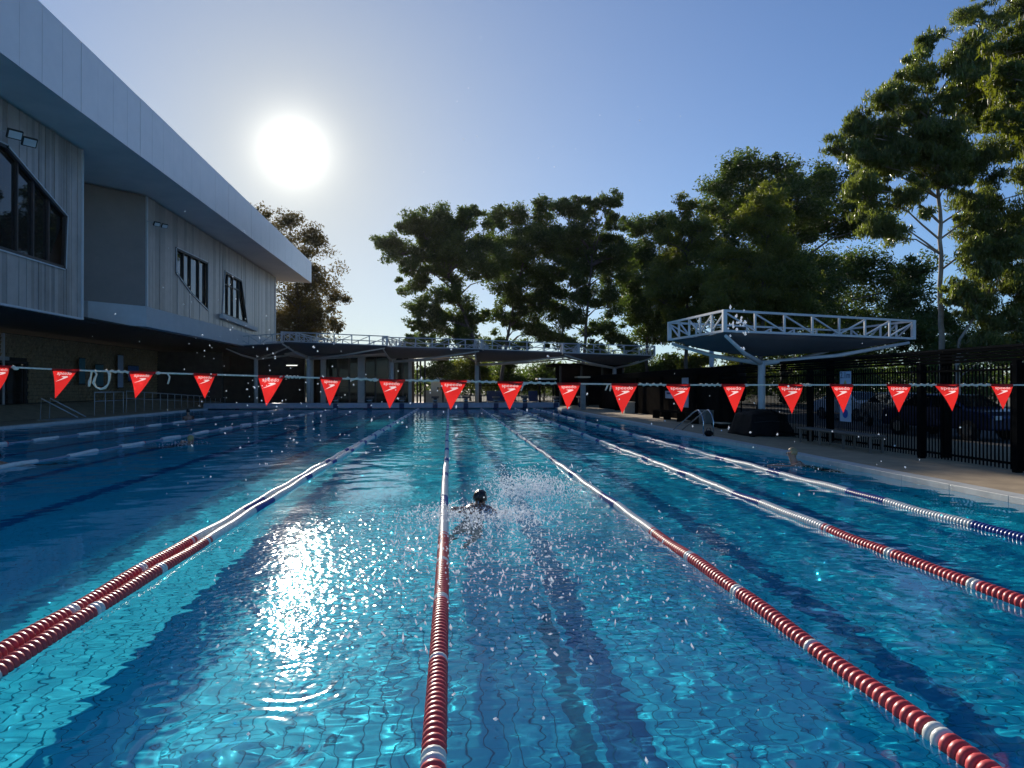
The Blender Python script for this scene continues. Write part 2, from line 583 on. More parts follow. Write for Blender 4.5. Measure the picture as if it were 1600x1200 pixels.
ew.box((PX0 - C0, PY1, -.3), (PX1 + C0, PY1 + .5, .46))
o = ew.build('pool_end_wall', M['upstand'], None, .02)
tag(o, kind='structure')

# ground and car park outside the deck
gr = MB()
for (x0, x1, y0, y1) in ((-200, -26.0, -60, 230), (32.0, 200, -60, 230), (-26.0, 32.0, 75, 230), (-26.0, 32.0, -60, -6)):
    gr.add([(x0, y0, 0), (x1, y0, 0), (x1, y1, 0), (x0, y1, 0)], [(0, 1, 2, 3)])
tag(gr.build('ground', M['ground']), kind='structure')
tag(MB().add([(15.0, -6, 0), (32.0, -6, 0), (32.0, 75, 0), (15.0, 75, 0)], [(0, 1, 2, 3)]).build('car_park', M['asphalt']), kind='structure')

# ------------------------------------------------------------------ water surface
SWIM = Vector((.45, 9.6, 0))                  # the swimmer in the middle lane


def axis(parts):
    out = [parts[0][0]]
    for (a, b_, s0, s1) in parts:
        x = a
        while x < b_ - 1e-6:
            s = s0 + (s1 - s0) * (x - a) / (b_ - a)
            x = min(b_, x + s)
            out.append(x)
    return np.array(out)


wx = axis([(PX0 + .002, -5.2, .13, .05), (-5.2, -3.4, .05, .026), (-3.4, 5.0, .026, .026), (5.0, PX1 - .002, .03, .06)])
wy = axis([(PY0 + .002, 2.7, .12, .03), (2.7, 11.5, .026, .026), (11.5, 20, .028, .06), (20, PY1 - .002, .06, .13)])
X, Y = np.meshgrid(wx, wy)
sx = np.gradient(wx)[None, :] + 0 * X
sy = np.gradient(wy)[:, None] + 0 * X
Z = np.zeros_like(X)
DX, DY = X - SWIM.x, Y - SWIM.y


def smooth(x, a, b_):
    q = np.clip((x - a) / (b_ - a), 0, 1)
    return q * q * (3 - 2 * q)


# choppy water: a fan of wake behind the swimmer (towards the camera), a strip thrown ahead, and the left stroke
wake = smooth(4.3 - np.hypot(DX * 1.12 + .25, (DY + 2.2) * .92), 0.1, 3.0)
wake = np.maximum(wake, smooth(1.7 - np.hypot(DX - .9, (DY - 1.2) * .7), 0, 1.2))
wake *= (.30 + .70 * smooth(X, -2.4, -.2)) * (.72 + .28 * np.sin(X * 1.3 + 1.1) * np.sin(Y * 1.05 + .4))
wake = np.maximum(wake, .17 * smooth(Y, 4.0, 5.2) * smooth(11 - Y, 0, 3) * smooth(X, -2.9, -2.2) * smooth(1.0 - X, 0, 1.6))
calm_front = smooth(Y, 3.6, 6.4)
far_amp = .55 + .45 * smooth(Y, 7, 16)
shade_calm = 1.0
wr = np.random.default_rng(11)
for i in range(64):                            # long swell of the busy pool
    lam = math.exp(wr.uniform(math.log(.45), math.log(2.6))); a = wr.uniform(0, 2 * math.pi); kk = 2 * math.pi / lam; ph = wr.uniform(0, 7)
    at = smooth(lam / np.maximum(sx, sy), 3.0, 6.0)
    Z += .0042 / kk * np.sin(kk * (math.cos(a) * X + math.sin(a) * Y) + ph) * at * (.22 + .78 * smooth(Y, 6.5, 14)) * far_amp
busy = .18 + .82 * smooth(X, .6, 3.2)             # the lanes on the right are busier
busy = np.maximum(busy, .5 * smooth(Y, 9, 16))
for i in range(70):                            # short ripples
    lam = math.exp(wr.uniform(math.log(.19), math.log(.62))); a = wr.uniform(0, 2 * math.pi); kk = 2 * math.pi / lam; ph = wr.uniform(0, 7)
    at = smooth(lam / np.maximum(sx, sy), 3.0, 6.0)
    Z += (.0046 * busy + .0040 * wake) / kk * np.sin(kk * (math.cos(a) * X + math.sin(a) * Y) + ph) * at
# rings left by falling drops
RINGS = [(460, 1068, .34, 1), (380, 1160, .42, 1), (372, 940, .30, .8), (385, 975, .16, .8), (530, 1005, .22, .7), (560, 1040, .14, .8), (760, 1040, .17, .7),
         (640, 1010, .15, .7), (840, 1060, .30, .8), (1180, 1130, .35, .6), (330, 935, .18, .7), (930, 1020, .2, .5), (1480, 850, .3, .6), (1515, 895, .28, .6),
         (100, 1140, .2, .5), (250, 1080, .14, .5), (1400, 1090, .2, .5)]
for (px, py, r, s) in RINGS:
    p = at_z(px, py, 0)
    D = np.hypot(X - p.x, Y - p.y)
    Z += s * .0017 * np.cos((D - r) * 2 * math.pi / .095) * np.exp(-((D - r * .8) / (r * .33 + .02)) ** 2)
n_, m_ = X.shape
idx = np.arange(n_ * m_).reshape(n_, m_)
wf = np.stack([idx[:-1, :-1], idx[:-1, 1:], idx[1:, 1:], idx[1:, :-1]], -1).reshape(-1, 4)

m, t, b = new_mat('pool_water')
t.nodes.remove(b)
g = N(t, 'ShaderNodeBsdfRefraction')
g.inputs['IOR'].default_value = 1.333
g.inputs['Roughness'].default_value = 0.0
g.inputs['Color'].default_value = (.42, .90, .97, 1)
gl = N(t, 'ShaderNodeBsdfGlossy')
gl.inputs['Roughness'].default_value = .045
fr = N(t, 'ShaderNodeFresnel'); fr.inputs['IOR'].default_value = 1.333
wmx = N(t, 'ShaderNodeMixShader')
fm = N(t, 'ShaderNodeMath', operation='MINIMUM'); fm.inputs[1].default_value = .9
t.links.new(fr.outputs[0], fm.inputs[0])
t.links.new(fm.outputs[0], wmx.inputs[0]); t.links.new(g.outputs[0], wmx.inputs[1]); t.links.new(gl.outputs[0], wmx.inputs[2])
at = N(t, 'ShaderNodeAttribute'); at.attribute_name = 'chop'
ge = N(t, 'ShaderNodeNewGeometry')
n1 = N(t, 'ShaderNodeTexNoise', Scale=15.0, Detail=1.0, Roughness=.5)
t.links.new(ge.outputs['Position'], n1.inputs['Vector'])
mp = N(t, 'ShaderNodeVectorMath', operation='MULTIPLY'); mp.inputs[1].default_value = (1.6, 3.2, 1)
t.links.new(ge.outputs['Position'], mp.inputs[0])
n2 = N(t, 'ShaderNodeTexNoise', Scale=1.7, Detail=1.2, Roughness=.5)
t.links.new(mp.outputs[0], n2.inputs['Vector'])
h1 = N(t, 'ShaderNodeMath', operation='MULTIPLY'); t.links.new(n1.outputs[0], h1.inputs[0]); t.links.new(at.outputs['Fac'], h1.inputs[1])
h2 = N(t, 'ShaderNodeMath', operation='MULTIPLY_ADD'); t.links.new(h1.outputs[0], h2.inputs[0]); h2.inputs[1].default_value = .027
h3 = N(t, 'ShaderNodeMath', operation='MULTIPLY'); t.links.new(n2.outputs[0], h3.inputs[0]); h3.inputs[1].default_value = .002
t.links.new(h3.outputs[0], h2.inputs[2])
bp = N(t, 'ShaderNodeBump', Strength=1.0, Distance=1.0)
t.links.new(h2.outputs[0], bp.inputs['Height'])
bp2 = N(t, 'ShaderNodeBump', Strength=1.0, Distance=1.0)
h4 = N(t, 'ShaderNodeMath', operation='MULTIPLY'); t.links.new(n2.outputs[0], h4.inputs[0]); h4.inputs[1].default_value = .030
t.links.new(h4.outputs[0], bp2.inputs['Height'])
t.links.new(bp2.outputs[0], g.inputs['Normal'])
for q in (gl, fr):
    t.links.new(bp.outputs[0], q.inputs['Normal'])
t.links.new(wmx.outputs[0], t.nodes['Material Output'].inputs[0])
M['water'] = m
water = inst('water', np_mesh('water', np.stack([X, Y, Z], -1).reshape(-1, 3), wf, m, True, {'chop': wake.ravel()}), None)
tag(water, kind='structure')
water.cycles.is_caustics_caster = True

# ------------------------------------------------------------------ the leisure centre on the left
BX, BF = -16.55, -14.0                         # upper wall, roof edge
ROOF_Y0, ROOF_Y1 = 10.0, 72.1


def fas_top(y): return 14.92 + (14.38 - 14.92) * (y - 24.97) / 47.1
def fas_bot(y): return 12.19 + (12.29 - 12.19) * (y - 22.95) / 49.2


bld = thing('leisure_centre', (BX, 40, 0), 'long two storey grey metal building with deep overhanging roof beside the pool', 'building')


def bl(mb, name, mat, parent=bld, bevel=0.0):
    """build a part of the building; the mesh is given in world coordinates"""
    off = bld.location
    mb.v = [(p[0] - off.x, p[1] - off.y, p[2] - off.z) for p in mb.v]
    return mb.build(name, mat, parent, bevel)


# roof slab with its soffit, then the fascia panels in front
y0, y1 = ROOF_Y0, ROOF_Y1
bk = -34.0
rf = MB().add([(BF - .06, y0, fas_bot(y0)), (BF - .06, y1, fas_bot(y1)), (bk, y1 - 6, 12.3), (bk, y0, 12.2),
               (BF - .06, y0, fas_top(y0) - .03), (BF - .06, y1, fas_top(y1) - .03), (bk, y1 - 6, 14.0), (bk, y0, 14.0)],
              [(0, 1, 2, 3), (7, 6, 5, 4), (1, 0, 4, 5), (2, 1, 5, 6), (3, 2, 6, 7), (0, 3, 7, 4)])
roof = bl(rf, 'roof', M['soffit'])
PW = 1.25
n = int((y1 - y0) / PW)
for k in range(n):
    ya, yb = y0 + (y1 - y0) * k / n + .008, y0 + (y1 - y0) * (k + 1) / n - .008
    off = rnd.uniform(-.006, .006)
    p = [(BF - .055, ya, fas_bot(ya) - .02), (BF - .055, yb, fas_bot(yb) - .02), (BF - .055, yb, fas_top(yb)), (BF - .055, ya, fas_top(ya))]
    bl(MB().prism(p, (.05 + off, 0, 0)), 'fascia_panel', M['fascia'])
bl(MB().prism([(BF - .06, y1 + .005, fas_bot(y1) - .02), (bk, y1 - 5.99, 12.28), (bk, y1 - 5.99, 14.0), (BF - .06, y1 + .005, fas_top(y1))], (0, .04, 0)), 'end_fascia', M['fascia'])

# window outlines, unprojected on the wall planes: (y, z)
B1X = -16.15
W1 = [at_x(px, py, B1X) for px, py in ((-190, 122), (-60, 196), (10, 229), (103, 338), (100, 419), (-190, 330))]
W2 = [at_x(px, py, BX) for px, py in ((275, 388), (324, 411), (324, 484), (299, 459), (275, 426))]
W3 = [at_x(px, py, BX) for px, py in ((351, 424), (377, 439), (386, 505), (347, 490))]


def cross_poly(poly, y):
    """z range of a window outline at y, or None"""
    zs = []
    k = len(poly)
    for i in range(k):
        a, b_ = poly[i], poly[(i + 1) % k]
        if (a.y - y) * (b_.y - y) < 0:
            q = (y - a.y) / (b_.y - a.y)
            zs.append(a.z + (b_.z - a.z) * q)
    return (min(zs), max(zs)) if len(zs) >= 2 else None


def clad(x, ya, yb, zb, zt, wins, wmin, wmax, thick, mats):
    """cladding boards of uneven width and proudness, cut round the windows"""
    y = ya
    while y < yb - .01:
        w = min(rnd.uniform(wmin, wmax), yb - y)
        cuts = [y, y + w]
        for poly in wins:
            for p in poly:
                if y + .02 < p.y < y + w - .02: cuts.append(p.y)
        cuts.sort()
        th = rnd.choice((0, .010, .018, .026)) + thick
        mat = mats[0] if rnd.random() < .62 else mats[1]
        def piece(q):
            bl(MB().prism([(x - .05, a, b_) for a, b_ in q], (.05 + th, 0, 0)), 'cladding_board', mat)
        for c0, c1 in zip(cuts, cuts[1:]):
            g = .006
            c0 += g if c0 == y else 0
            c1 -= g if c1 == y + w else 0
            hit = None
            for poly in wins:
                h0, h1 = cross_poly(poly, c0 + 1e-4), cross_poly(poly, c1 - 1e-4)
                if h0 and h1: hit = (h0, h1)
            if hit:
                h0, h1 = hit
                for q in (((c0, zb), (c1, zb), (c1, h1[0]), (c0, h0[0])), ((c0, h0[1]), (c1, h1[1]), (c1, zt), (c0, zt))):
                    if max(q[3][1] - q[0][1], q[2][1] - q[1][1]) > .03:
                        piece(q)
            else:
                piece(((c0, zb), (c1, zb), (c1, zt), (c0, zt)))
        y += w


SOF = 12.14
B1B, B1E = 4.72, 32.1
B2B, B2Y0, B2E = 6.1, 39.5, 67.75
clad(B1X, 14.0, B1E - .1, B1B, SOF - .02, [W1], .15, .30, .0, (M['cladding'], M['cladding_b']))
clad(BX, B2Y0 + .1, B2E - .1, B2B, SOF, [W2, W3], .30, .46, .0, (M['cladding'], M['cladding_b']))
# inner bodies of the two boxes
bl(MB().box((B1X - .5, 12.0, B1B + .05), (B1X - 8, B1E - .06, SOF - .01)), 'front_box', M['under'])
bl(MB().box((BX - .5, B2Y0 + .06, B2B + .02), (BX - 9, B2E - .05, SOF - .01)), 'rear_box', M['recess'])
bl(MB().box((B1X - .45, B1E - .1, B1B), (B1X + .07, B1E, SOF)), 'corner_trim', M['edge'])
bl(MB().box((BX - .45, B2Y0, B2B), (BX + .07, B2Y0 + .1, SOF)), 'corner_trim', M['edge'])
bl(MB().box((BX - .45, B2E - .1, B2B), (BX + .07, B2E, SOF)), 'corner_trim', M['edge'])
bl(MB().box((B1X - .06, 12, B1B - .08), (B1X + .08, B1E, B1B - .003)), 'bottom_trim', M['edge'])
# end wall of the rear box
bl(MB().prism([(BX - .46, B2E - .045, B2B), (BX - 9, B2E - .045, B2B), (BX - 9, B2E - .045, SOF), (BX - .46, B2E - .045, SOF)], (0, .04, 0)), 'end_wall', M['cladding'])
# recessed link between the boxes, on the slanting line
RB = at_z(131, 504, 4.98)
RA, RB = Vector((BX - .02, B2Y0 - .01, 0)), Vector((RB.x, RB.y, 0))
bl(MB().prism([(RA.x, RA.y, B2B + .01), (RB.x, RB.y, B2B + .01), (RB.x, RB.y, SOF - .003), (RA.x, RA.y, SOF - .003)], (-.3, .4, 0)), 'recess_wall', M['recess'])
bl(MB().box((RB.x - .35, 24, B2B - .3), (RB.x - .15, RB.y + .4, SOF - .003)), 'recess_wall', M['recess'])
# pale band under the rear box
bd = MB()
bd.prism([(BX + .03, B2Y0, 4.98), (BX + .03, B2E + .6, 4.98), (BX - 9, B2E + .6, 4.98), (RB.x - 1.0, RB.y, 4.98), (RB.x + .2, RB.y, 4.98)], (0, 0, B2B - 4.983))
bl(bd, 'pale_band', M['band'], bld, .02)
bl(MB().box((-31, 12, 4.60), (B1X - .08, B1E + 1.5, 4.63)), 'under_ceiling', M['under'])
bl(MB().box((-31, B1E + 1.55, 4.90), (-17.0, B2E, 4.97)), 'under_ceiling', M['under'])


def window(x, poly, mull, trans=(), depth=.14):
    """frame set round the outline, panes between mullions, all recessed a little"""
    cx = sum((p for p in poly), Vector()) / len(poly)
    fr = MB()
    k = len(poly)
    for i in range(k):
        a, b_ = Vector((x - .02, poly[i].y, poly[i].z)), Vector((x - .02, poly[(i + 1) % k].y, poly[(i + 1) % k].z))
        d = (b_ - a).normalized() * .06
        fr.bar(a - d, b_ + d, .16, .13, up=(1, 0, 0))
    w = bl(fr, 'window', M['dark_frame'])
    rim = MB()
    for i in range(k):
        a, b_ = Vector((x + .055, poly[i].y, poly[i].z)), Vector((x + .055, poly[(i + 1) % k].y, poly[(i + 1) % k].z))
        out = ((a + b_) / 2 - cx); out.x = 0
        out = out.normalized() * .06
        rim.bar(a + out, b_ + out, .05, .03, up=(1, 0, 0))
    bl(rim, 'rim', M['edge'], w)
    ylo, yhi = min(p.y for p in poly), max(p.y for p in poly)
    ys = [ylo] + sorted(mull) + [yhi]
    for c0, c1 in zip(ys, ys[1:]):
        cuts = sorted({c0 + .02, c1 - .02} | {p.y for p in poly if c0 + .05 < p.y < c1 - .05})
        top, bot = [], []
        for c in cuts:
            h = cross_poly(poly, min(max(c, ylo + .002), yhi - .002))
            if h: bot.append((x - depth, c, h[0])); top.append((x - depth, c, h[1]))
        if len(bot) >= 2:
            bl(MB().prism(bot + top[::-1], (-.02, 0, 0)), 'pane', M['glass'], w)
    for c in mull:
        h = cross_poly(poly, c)
        if h: bl(MB().box((x - depth + .01, c - .03, h[0]), (x - .03, c + .03, h[1])), 'mullion', M['dark_frame'], w)
    for (z, c0, c1) in trans:
        bl(MB().box((x - depth + .008, c0, z - .03), (x - .05, c1, z + .03)), 'transom', M['dark_frame'], w)
    return w


window(B1X, W1, [at_x(px, 400, B1X).y for px in (-120, -60, -28, 0, 29, 54, 78)])
window(BX, W2, [at_x(px, 440, BX).y for px in (288, 299, 312)])
window(BX, W3, [at_x(px, 460, BX).y for px in (357, 365, 374)], [(at_x(360, 447, BX).z, W3[0].y, W3[1].y)])
# deep sill under the last window
p = [at_x(px, py, BX + .05) for px, py in ((343, 490), (398, 512), (398, 518), (343, 497))]
bl(MB().prism(p, (.25, 0, 0)), 'window_sill', M['band'])

# ground floor, set far back under the overhang
GX = -24.0
ramp = MB().add([(-20.5, 20, DECK_Z + .005), (-20.5, 66, DECK_Z + .005), (-22.6, 66, .7), (-22.6, 20, .7), (GX - 4, 20, .7), (GX - 4, 66, .7)], [(0, 1, 2, 3), (3, 2, 5, 4)])
tag(ramp.build('terrace', M['deck']), kind='structure')
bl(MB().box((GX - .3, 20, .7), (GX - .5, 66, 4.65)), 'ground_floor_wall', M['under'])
for k, (ya, yb) in enumerate(((24, 27.3), (27.5, 30.8), (31, 34.2), (34.4, 37.3), (37.5, 39.8), (40.0, 42.0))):
    d = bl(MB().box((GX - .26, ya, .72), (GX - .22, yb, 3.0)), 'glass_door', M['glass'])
    fm = MB()
    for (a, b_) in (((GX - .2, ya, .72), (GX - .2, ya, 3.0)), ((GX - .2, yb, .72), (GX - .2, yb, 3.0)), ((GX - .2, ya, 3.05), (GX - .2, yb, 3.05))):
        fm.bar(a, b_, .13)
    bl(fm, 'door_frame', M['dark_frame'], d)
bl(MB().box((GX - .28, 24, 3.14), (GX - .18, 40.5, 3.34)), 'door_head', M['grey_steel'])
bl(MB().box((GX - .28, 39.85, .7), (GX - .1, 39.98, 4.6)), 'door_post', M['edge'])
sh = MB()                                       # small overlapping shingles, like scales, each tilted a little
yy = 33.0
row = 0
for r in range(18):
    z = .75 + r * .215
    for c in range(130):
        y = 37.0 + c * .235 + (.117 if r % 2 else 0)
        if y < 42.2 and z < 3.3: continue
        if y > 64: continue
        a = rnd.uniform(.01, .09); b2 = rnd.uniform(-.02, .02)
        sh.add([(GX - .24, y, z), (GX - .24, y + .215, z), (GX - .24 + a + b2, y + .215, z + .2), (GX - .24 + a - b2, y, z + .2),
                (GX - .29, y, z), (GX - .29, y + .215, z), (GX - .29, y + .215, z + .2), (GX - .29, y, z + .2)],
               [(0, 1, 2, 3), (3, 2, 6, 7), (1, 0, 4, 5), (0, 3, 7, 4), (2, 1, 5, 6)])
o = bl(sh, 'wall_shingles', M['shingle'])
tag(o, kind='stuff')
# slanting dark end of the ground floor
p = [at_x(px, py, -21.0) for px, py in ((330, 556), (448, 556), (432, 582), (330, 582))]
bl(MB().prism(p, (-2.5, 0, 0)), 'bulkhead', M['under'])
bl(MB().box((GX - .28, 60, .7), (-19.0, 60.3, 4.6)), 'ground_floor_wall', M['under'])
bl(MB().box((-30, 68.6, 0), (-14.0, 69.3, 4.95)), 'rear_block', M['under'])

# flood lights fixed to the wall in pairs
for (x, px, py, s, lab) in ((B1X, 23, 210, 1.0, 'upper floodlight of the pair above the large corner window'), (B1X, 46, 222, 1.0, 'lower floodlight of the pair above the large corner window'),
                            (BX, 245, 350, .7, 'nearer small floodlight of the pair beside the rear roof soffit'), (BX, 257, 353, .7, 'farther small floodlight of the pair beside the rear roof soffit')):
    p = at_x(px, py, x + .6)
    t_ = thing('floodlight', p, lab, 'floodlight', 'floodlights on the building wall')
    q_ = Vector((.62, -.55, -.56)).to_track_quat('Z', 'Y').to_euler()
    hd = MB().box((-.24 * s, -.17 * s, -.06), (.24 * s, .17 * s, .05)).build('housing', M['under'], t_, .01)
    hd.rotation_euler = q_
    ln = MB().box((-.20 * s, -.13 * s, .053), (.20 * s, .13 * s, .06)).build('lens', M['plastic_w'], t_)
    ln.rotation_euler = q_
    MB().bar((0, 0, .02), (-.55, 0, .16), .04).build('bracket', M['grey_steel'], t_)

# ------------------------------------------------------------------ things on the left deck
# ramp hand rails
p0 = Vector((-20.0, 46.5, DECK_Z))
t_ = thing('ramp_handrail', p0, 'grey tubular ramp handrail with many uprights below the shingle wall', 'railing')
n = 15
tops = []
for k in range(n + 1):
    q = k / n
    y = 45.0 + 19.0 * q
    zt = 1.42 - .72 * q
    tops.append((0, y - 46.5, zt - DECK_Z))
    MB().tube([(0, y - 46.5, 0), (0, y - 46.5, zt - DECK_Z)], .022, 6).build('upright', M['grey_steel'], t_)
MB().tube([(0, -1.5, 1.0)] + tops, .028, 6).build('top_rail', M['grey_steel'], t_)
MB().tube([(0, a[1], a[2] - .45) for a in tops], .02, 6).build('middle_rail', M['grey_steel'], t_)
t_ = thing('landing_handrail', (-19.6, 41.2, DECK_Z), 'short square tubular handrail at the landing beside the ramp', 'railing')
for y in (-.9, .3, 1.3, 2.5):
    MB().tube([(0, y, 0), (0, y, 1.3)], .022, 6).build('upright', M['grey_steel'], t_)
MB().tube([(0, -.9, 1.3), (0, 2.5, 1.3)], .028, 6).build('top_rail', M['grey_steel'], t_)
MB().tube([(0, -.9, .8), (0, 2.5, .8)], .02, 6).build('middle_rail', M['grey_steel'], t_)
t_ = thing('step_handrail', (-18.6, 35.0, DECK_Z), 'slanting pair of step handrails on the left pool edge', 'railing')
for y in (0, .75):
    MB().tube([(-.9, y, 0), (-.85, y, 1.05), (.35, y + .9, .1)], .03, 6).build('rail', M['grey_steel'], t_)
MB().box((-.95, -.1, 0), (.45, 1.8, .035)).build('base_plate', M['concrete'], t_)

# white lounger at the frame edge
lo = at_z(20, 648, DECK_Z)
t_ = thing('sun_lounger', lo, 'white plastic sun lounger with raised curved back on the left deck', 'sun lounger', None, R(92))
for s in (-.32, .32):
    MB().tube([(-1.0, s, .62), (-.55, s, .40), (-.1, s, .33), (.95, s, .33)], .035, 6).build('side_rail', M['plastic_w'], t_)
    MB().tube([(-.75, s, .36), (-.45, s, .04), (-.1, s, .03), (.2, s, .30)], .035, 6).build('leg', M['plastic_w'], t_)
    MB().tube([(.72, s, .30), (.75, s, .0)], .035, 6).build('leg', M['plastic_w'], t_)
for k in range(12):
    MB().box((-.35 + k * .105, -.31, .335), (-.27 + k * .105, .31, .355)).build('slat', M['plastic_w'], t_)
for k in range(6):
    q = k / 6
    MB().bar((-.42 - .52 * q, -.31, .40 + .23 * q), (-.42 - .52 * q, .31, .40 + .23 * q), .07, .02).build('slat', M['plastic_w'], t_)

# folding notice board
ab = at_z(108, 640, DECK_Z)
t_ = thing('a_frame_board', ab, 'small folding board with a blue printed face standing by the doors', 'sign board', None, R(25))
MB().prism([(-.33, -.32, 0), (.33, -.32, 0), (.33, -.02, 1.15), (-.33, -.02, 1.15)], (0, .03, .01)).build('front_panel', M['blue_print'], t_)
MB().prism([(-.33, .32, 0), (.33, .32, 0), (.33, .02, 1.15), (-.33, .02, 1.15)], (0, .03, .01)).build('rear_panel', M['under'], t_)
MB().bar((-.33, 0, 1.16), (.33, 0, 1.16), .04).build('hinge_bar', M['grey_steel'], t_)

# upright banner and boards against the dark wall
for px, py0, py1, w, mt, lab in ((128, 560, 600, 9, 'teal', 'narrow teal board left of the hanging rope loop'), (155, 570, 604, 12, 'teal', 'teal board behind the hanging rope loop'),
                                 (188, 555, 606, 8, 'sign', 'narrow pale upright notice right of the rope loop'), (208, 572, 596, 16, 'blue_print', 'blue wall poster behind the second whole flag')):
    a = at_x(px - w / 2, py1, GX + .12); c = at_x(px + w / 2, py0, GX + .12)
    t_ = thing('wall_board', a, lab, 'notice board', 'boards on the ground floor wall')
    MB().box((0, 0, 0), (.03, c.y - a.y, c.z - a.z)).build('panel', M[mt], t_)
    fr = MB()
    for (u, v_) in (((.02, 0, 0), (.02, c.y - a.y, 0)), ((.02, 0, c.z - a.z), (.02, c.y - a.y, c.z - a.z))):
        fr.bar(u, v_, .06)
    fr.build('frame', M['dark_frame'], t_)


# ------------------------------------------------------------------ shade canopies on steel trusses
def canopy(name, corners, depth, col_xy, label, group, mats, bars=(3, 4), sag=.9, fabric='fabric', colr=.12, fine=True):
    """four trusses round a slack fabric funnel that comes down to the head of one column; corners at bottom chord level"""
    base = Vector((col_xy[0], col_xy[1], DECK_Z))
    t_ = thing(name, base, label, 'shade canopy', group)
    C = [Vector(c) - base for c in corners]
    head = Vector((0, 0, min(c.z for c in C) - sag))
    MB().tube([(0, 0, 0), (0, 0, head.z + .02)], colr, 12).build('column', M[mats], t_)
    MB().box((-.25, -.25, 0), (.25, .25, .03)).build('base_plate', M[mats], t_)
    upv = Vector((0, 0, depth))
    for i in range(4):
        a, b_ = C[i], C[(i + 1) % 4]
        nb = bars[i % 2]
        ch = MB()
        d = (b_ - a).normalized() * .035
        ch.bar(a + d, b_ - d, .07).bar(a + upv + d, b_ + upv - d, .07)
        tr = ch.build('truss', M[mats], t_)
        for k in range(1, nb):
            p = a.lerp(b_, k / nb)
            MB().bar(p + Vector((0, 0, .036)), p + upv - Vector((0, 0, .036)), .06 if fine else .075).build('truss_upright', M[mats], tr)
        for k in range(nb):
            lo_, hi_ = (k, k + 1) if k < nb / 2 else (k + 1, k)
            p, q = a.lerp(b_, hi_ / nb) + Vector((0, 0, .05)), a.lerp(b_, lo_ / nb) + upv - Vector((0, 0, .05))
            dd = (q - p).normalized() * .05
            MB().bar(p + dd, q - dd, .045).build('truss_diagonal', M[mats], tr)
        MB().bar(a - Vector((0, 0, .03)), a + upv + Vector((0, 0, .03)), .12).build('corner_post', M[mats], t_)
        arm_to = a * .97 + Vector((0, 0, -.05))
        mid = head.lerp(arm_to, .5) + Vector((0, 0, -.12))
        MB().tube([head * .985, mid, arm_to], [.085, .07, .05], 8).build('arm', M[mats], t_)
    # fabric: hangs from the bottom chords and is drawn down to the middle
    v, f = [], []
    nu, nv = 8, 6
    hub = head + Vector((0, 0, .22))
    ring = []
    for i in range(4):
        for k in range(nu):
            q = k / nu
            p = C[i].lerp(C[(i + 1) % 4], q)
            inward = (Vector((0, 0, p.z)) - p).normalized() * (.10 + .30 * math.sin(math.pi * q))
            ring.append(p + inward)
    L = len(ring)
    for j in range(nv + 1):
        q = j / nv
        for p in ring:
            tgt = hub + Vector((p.x, p.y, 0)).normalized() * .12
            w = p.lerp(tgt, q)
            w.z -= .16 * math.sin(math.pi * q) * (1 - .4 * q)
            v.append(w)
    for j in range(nv):
        for i in range(L):
            f.append((j * L + i, j * L + (i + 1) % L, (j + 1) * L + (i + 1) % L, (j + 1) * L + i))
    mb = MB(); mb.add(v, f, True)
    o = mb.build('fabric', M[fabric], t_)
    sd = o.modifiers.new('thickness', 'SOLIDIFY'); sd.thickness = .012
    return t_


ZB = 3.4
CA, CB, CC = at_z(1046, 531, ZB), at_z(1132, 517, ZB), at_z(1427, 529, ZB)
CD = CA + CC - CB
hd = at_y(1190, 566, (CA.y + CC.y) / 2 - 1.2)
canopy('shade_canopy', [CA, CB, CC, CD], .62, (hd.x, hd.y), 'large white truss shade canopy with dark fabric standing by the right fence', 'shade canopies', 'white_steel', (5, 7), ZB - hd.z)
near_col = Vector((hd.x, hd.y, 0))

farc = [  # left px, right px, bottom chord py at left / right, depth metres away, column px, label
    (352, 466, 541, 535, 57.5, 400, 'leftmost far shade canopy partly against the building band'),
    (440, 606, 533, 541, 54.8, 482, 'far shade canopy in front of the pavilion left end'),
    (598, 752, 541, 546, 55.5, 612, 'far shade canopy with column before the pavilion right end'),
    (742, 902, 545, 552, 56.2, 745, 'far shade canopy before the gap beside the pavilion'),
    (880, 1018, 551, 556, 53.5, 960, 'rightmost far shade canopy with its truss corner toward the pool')]
for (pa, pb, ya, yb, d, pc, lab) in farc:
    a, b_ = at_y(pa, ya, d), at_y(pb, yb, d)
    e = Vector((.9, 6.8, 0))
    z = (a.z + b_.z) / 2
    c4 = [a + e, a, b_ + Vector((0, -.8, 0)), b_ + e]
    cx = at_y(pc, 600, d + 3.0).x
    canopy('shade_canopy', c4, .72, (cx, d + 3.0), lab, 'shade canopies', 'grey_steel', (4, 6), .85, 'fabric', .17, False)

# ------------------------------------------------------------------ glazed pavilion beyond the far end
PVY = 63.0
pa, pb = at_y(478, 600, PVY).x, at_y(642, 600, PVY).x
pav = thing('glazed_pavilion', ((pa + pb) / 2, PVY, 0), 'low glazed pavilion with pale flat roof edge behind the far canopies', 'building')
hw = (pb - pa) / 2
zt = at_y(560, 546, PVY).z
MB().box((-hw - 1.6, -1.2, zt - .62), (hw + 3.5, 7, zt)).build('roof', M['band'], pav, .03)
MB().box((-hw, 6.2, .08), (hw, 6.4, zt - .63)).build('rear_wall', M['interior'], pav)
MB().box((-hw, .4, .08), (-hw + .2, 6.15, zt - .63)).build('side_wall', M['under'], pav)
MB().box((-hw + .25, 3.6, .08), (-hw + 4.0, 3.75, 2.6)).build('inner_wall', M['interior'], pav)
for px, w in ((486, .5), (506, .45), (565, .6), (612, .45), (641, .3)):
    x = at_y(px, 600, PVY).x - pav.location.x
    MB().box((x - w / 2, -.35, .08), (x + w / 2, -.05, zt - .63)).build('column', M['grey_steel'], pav)
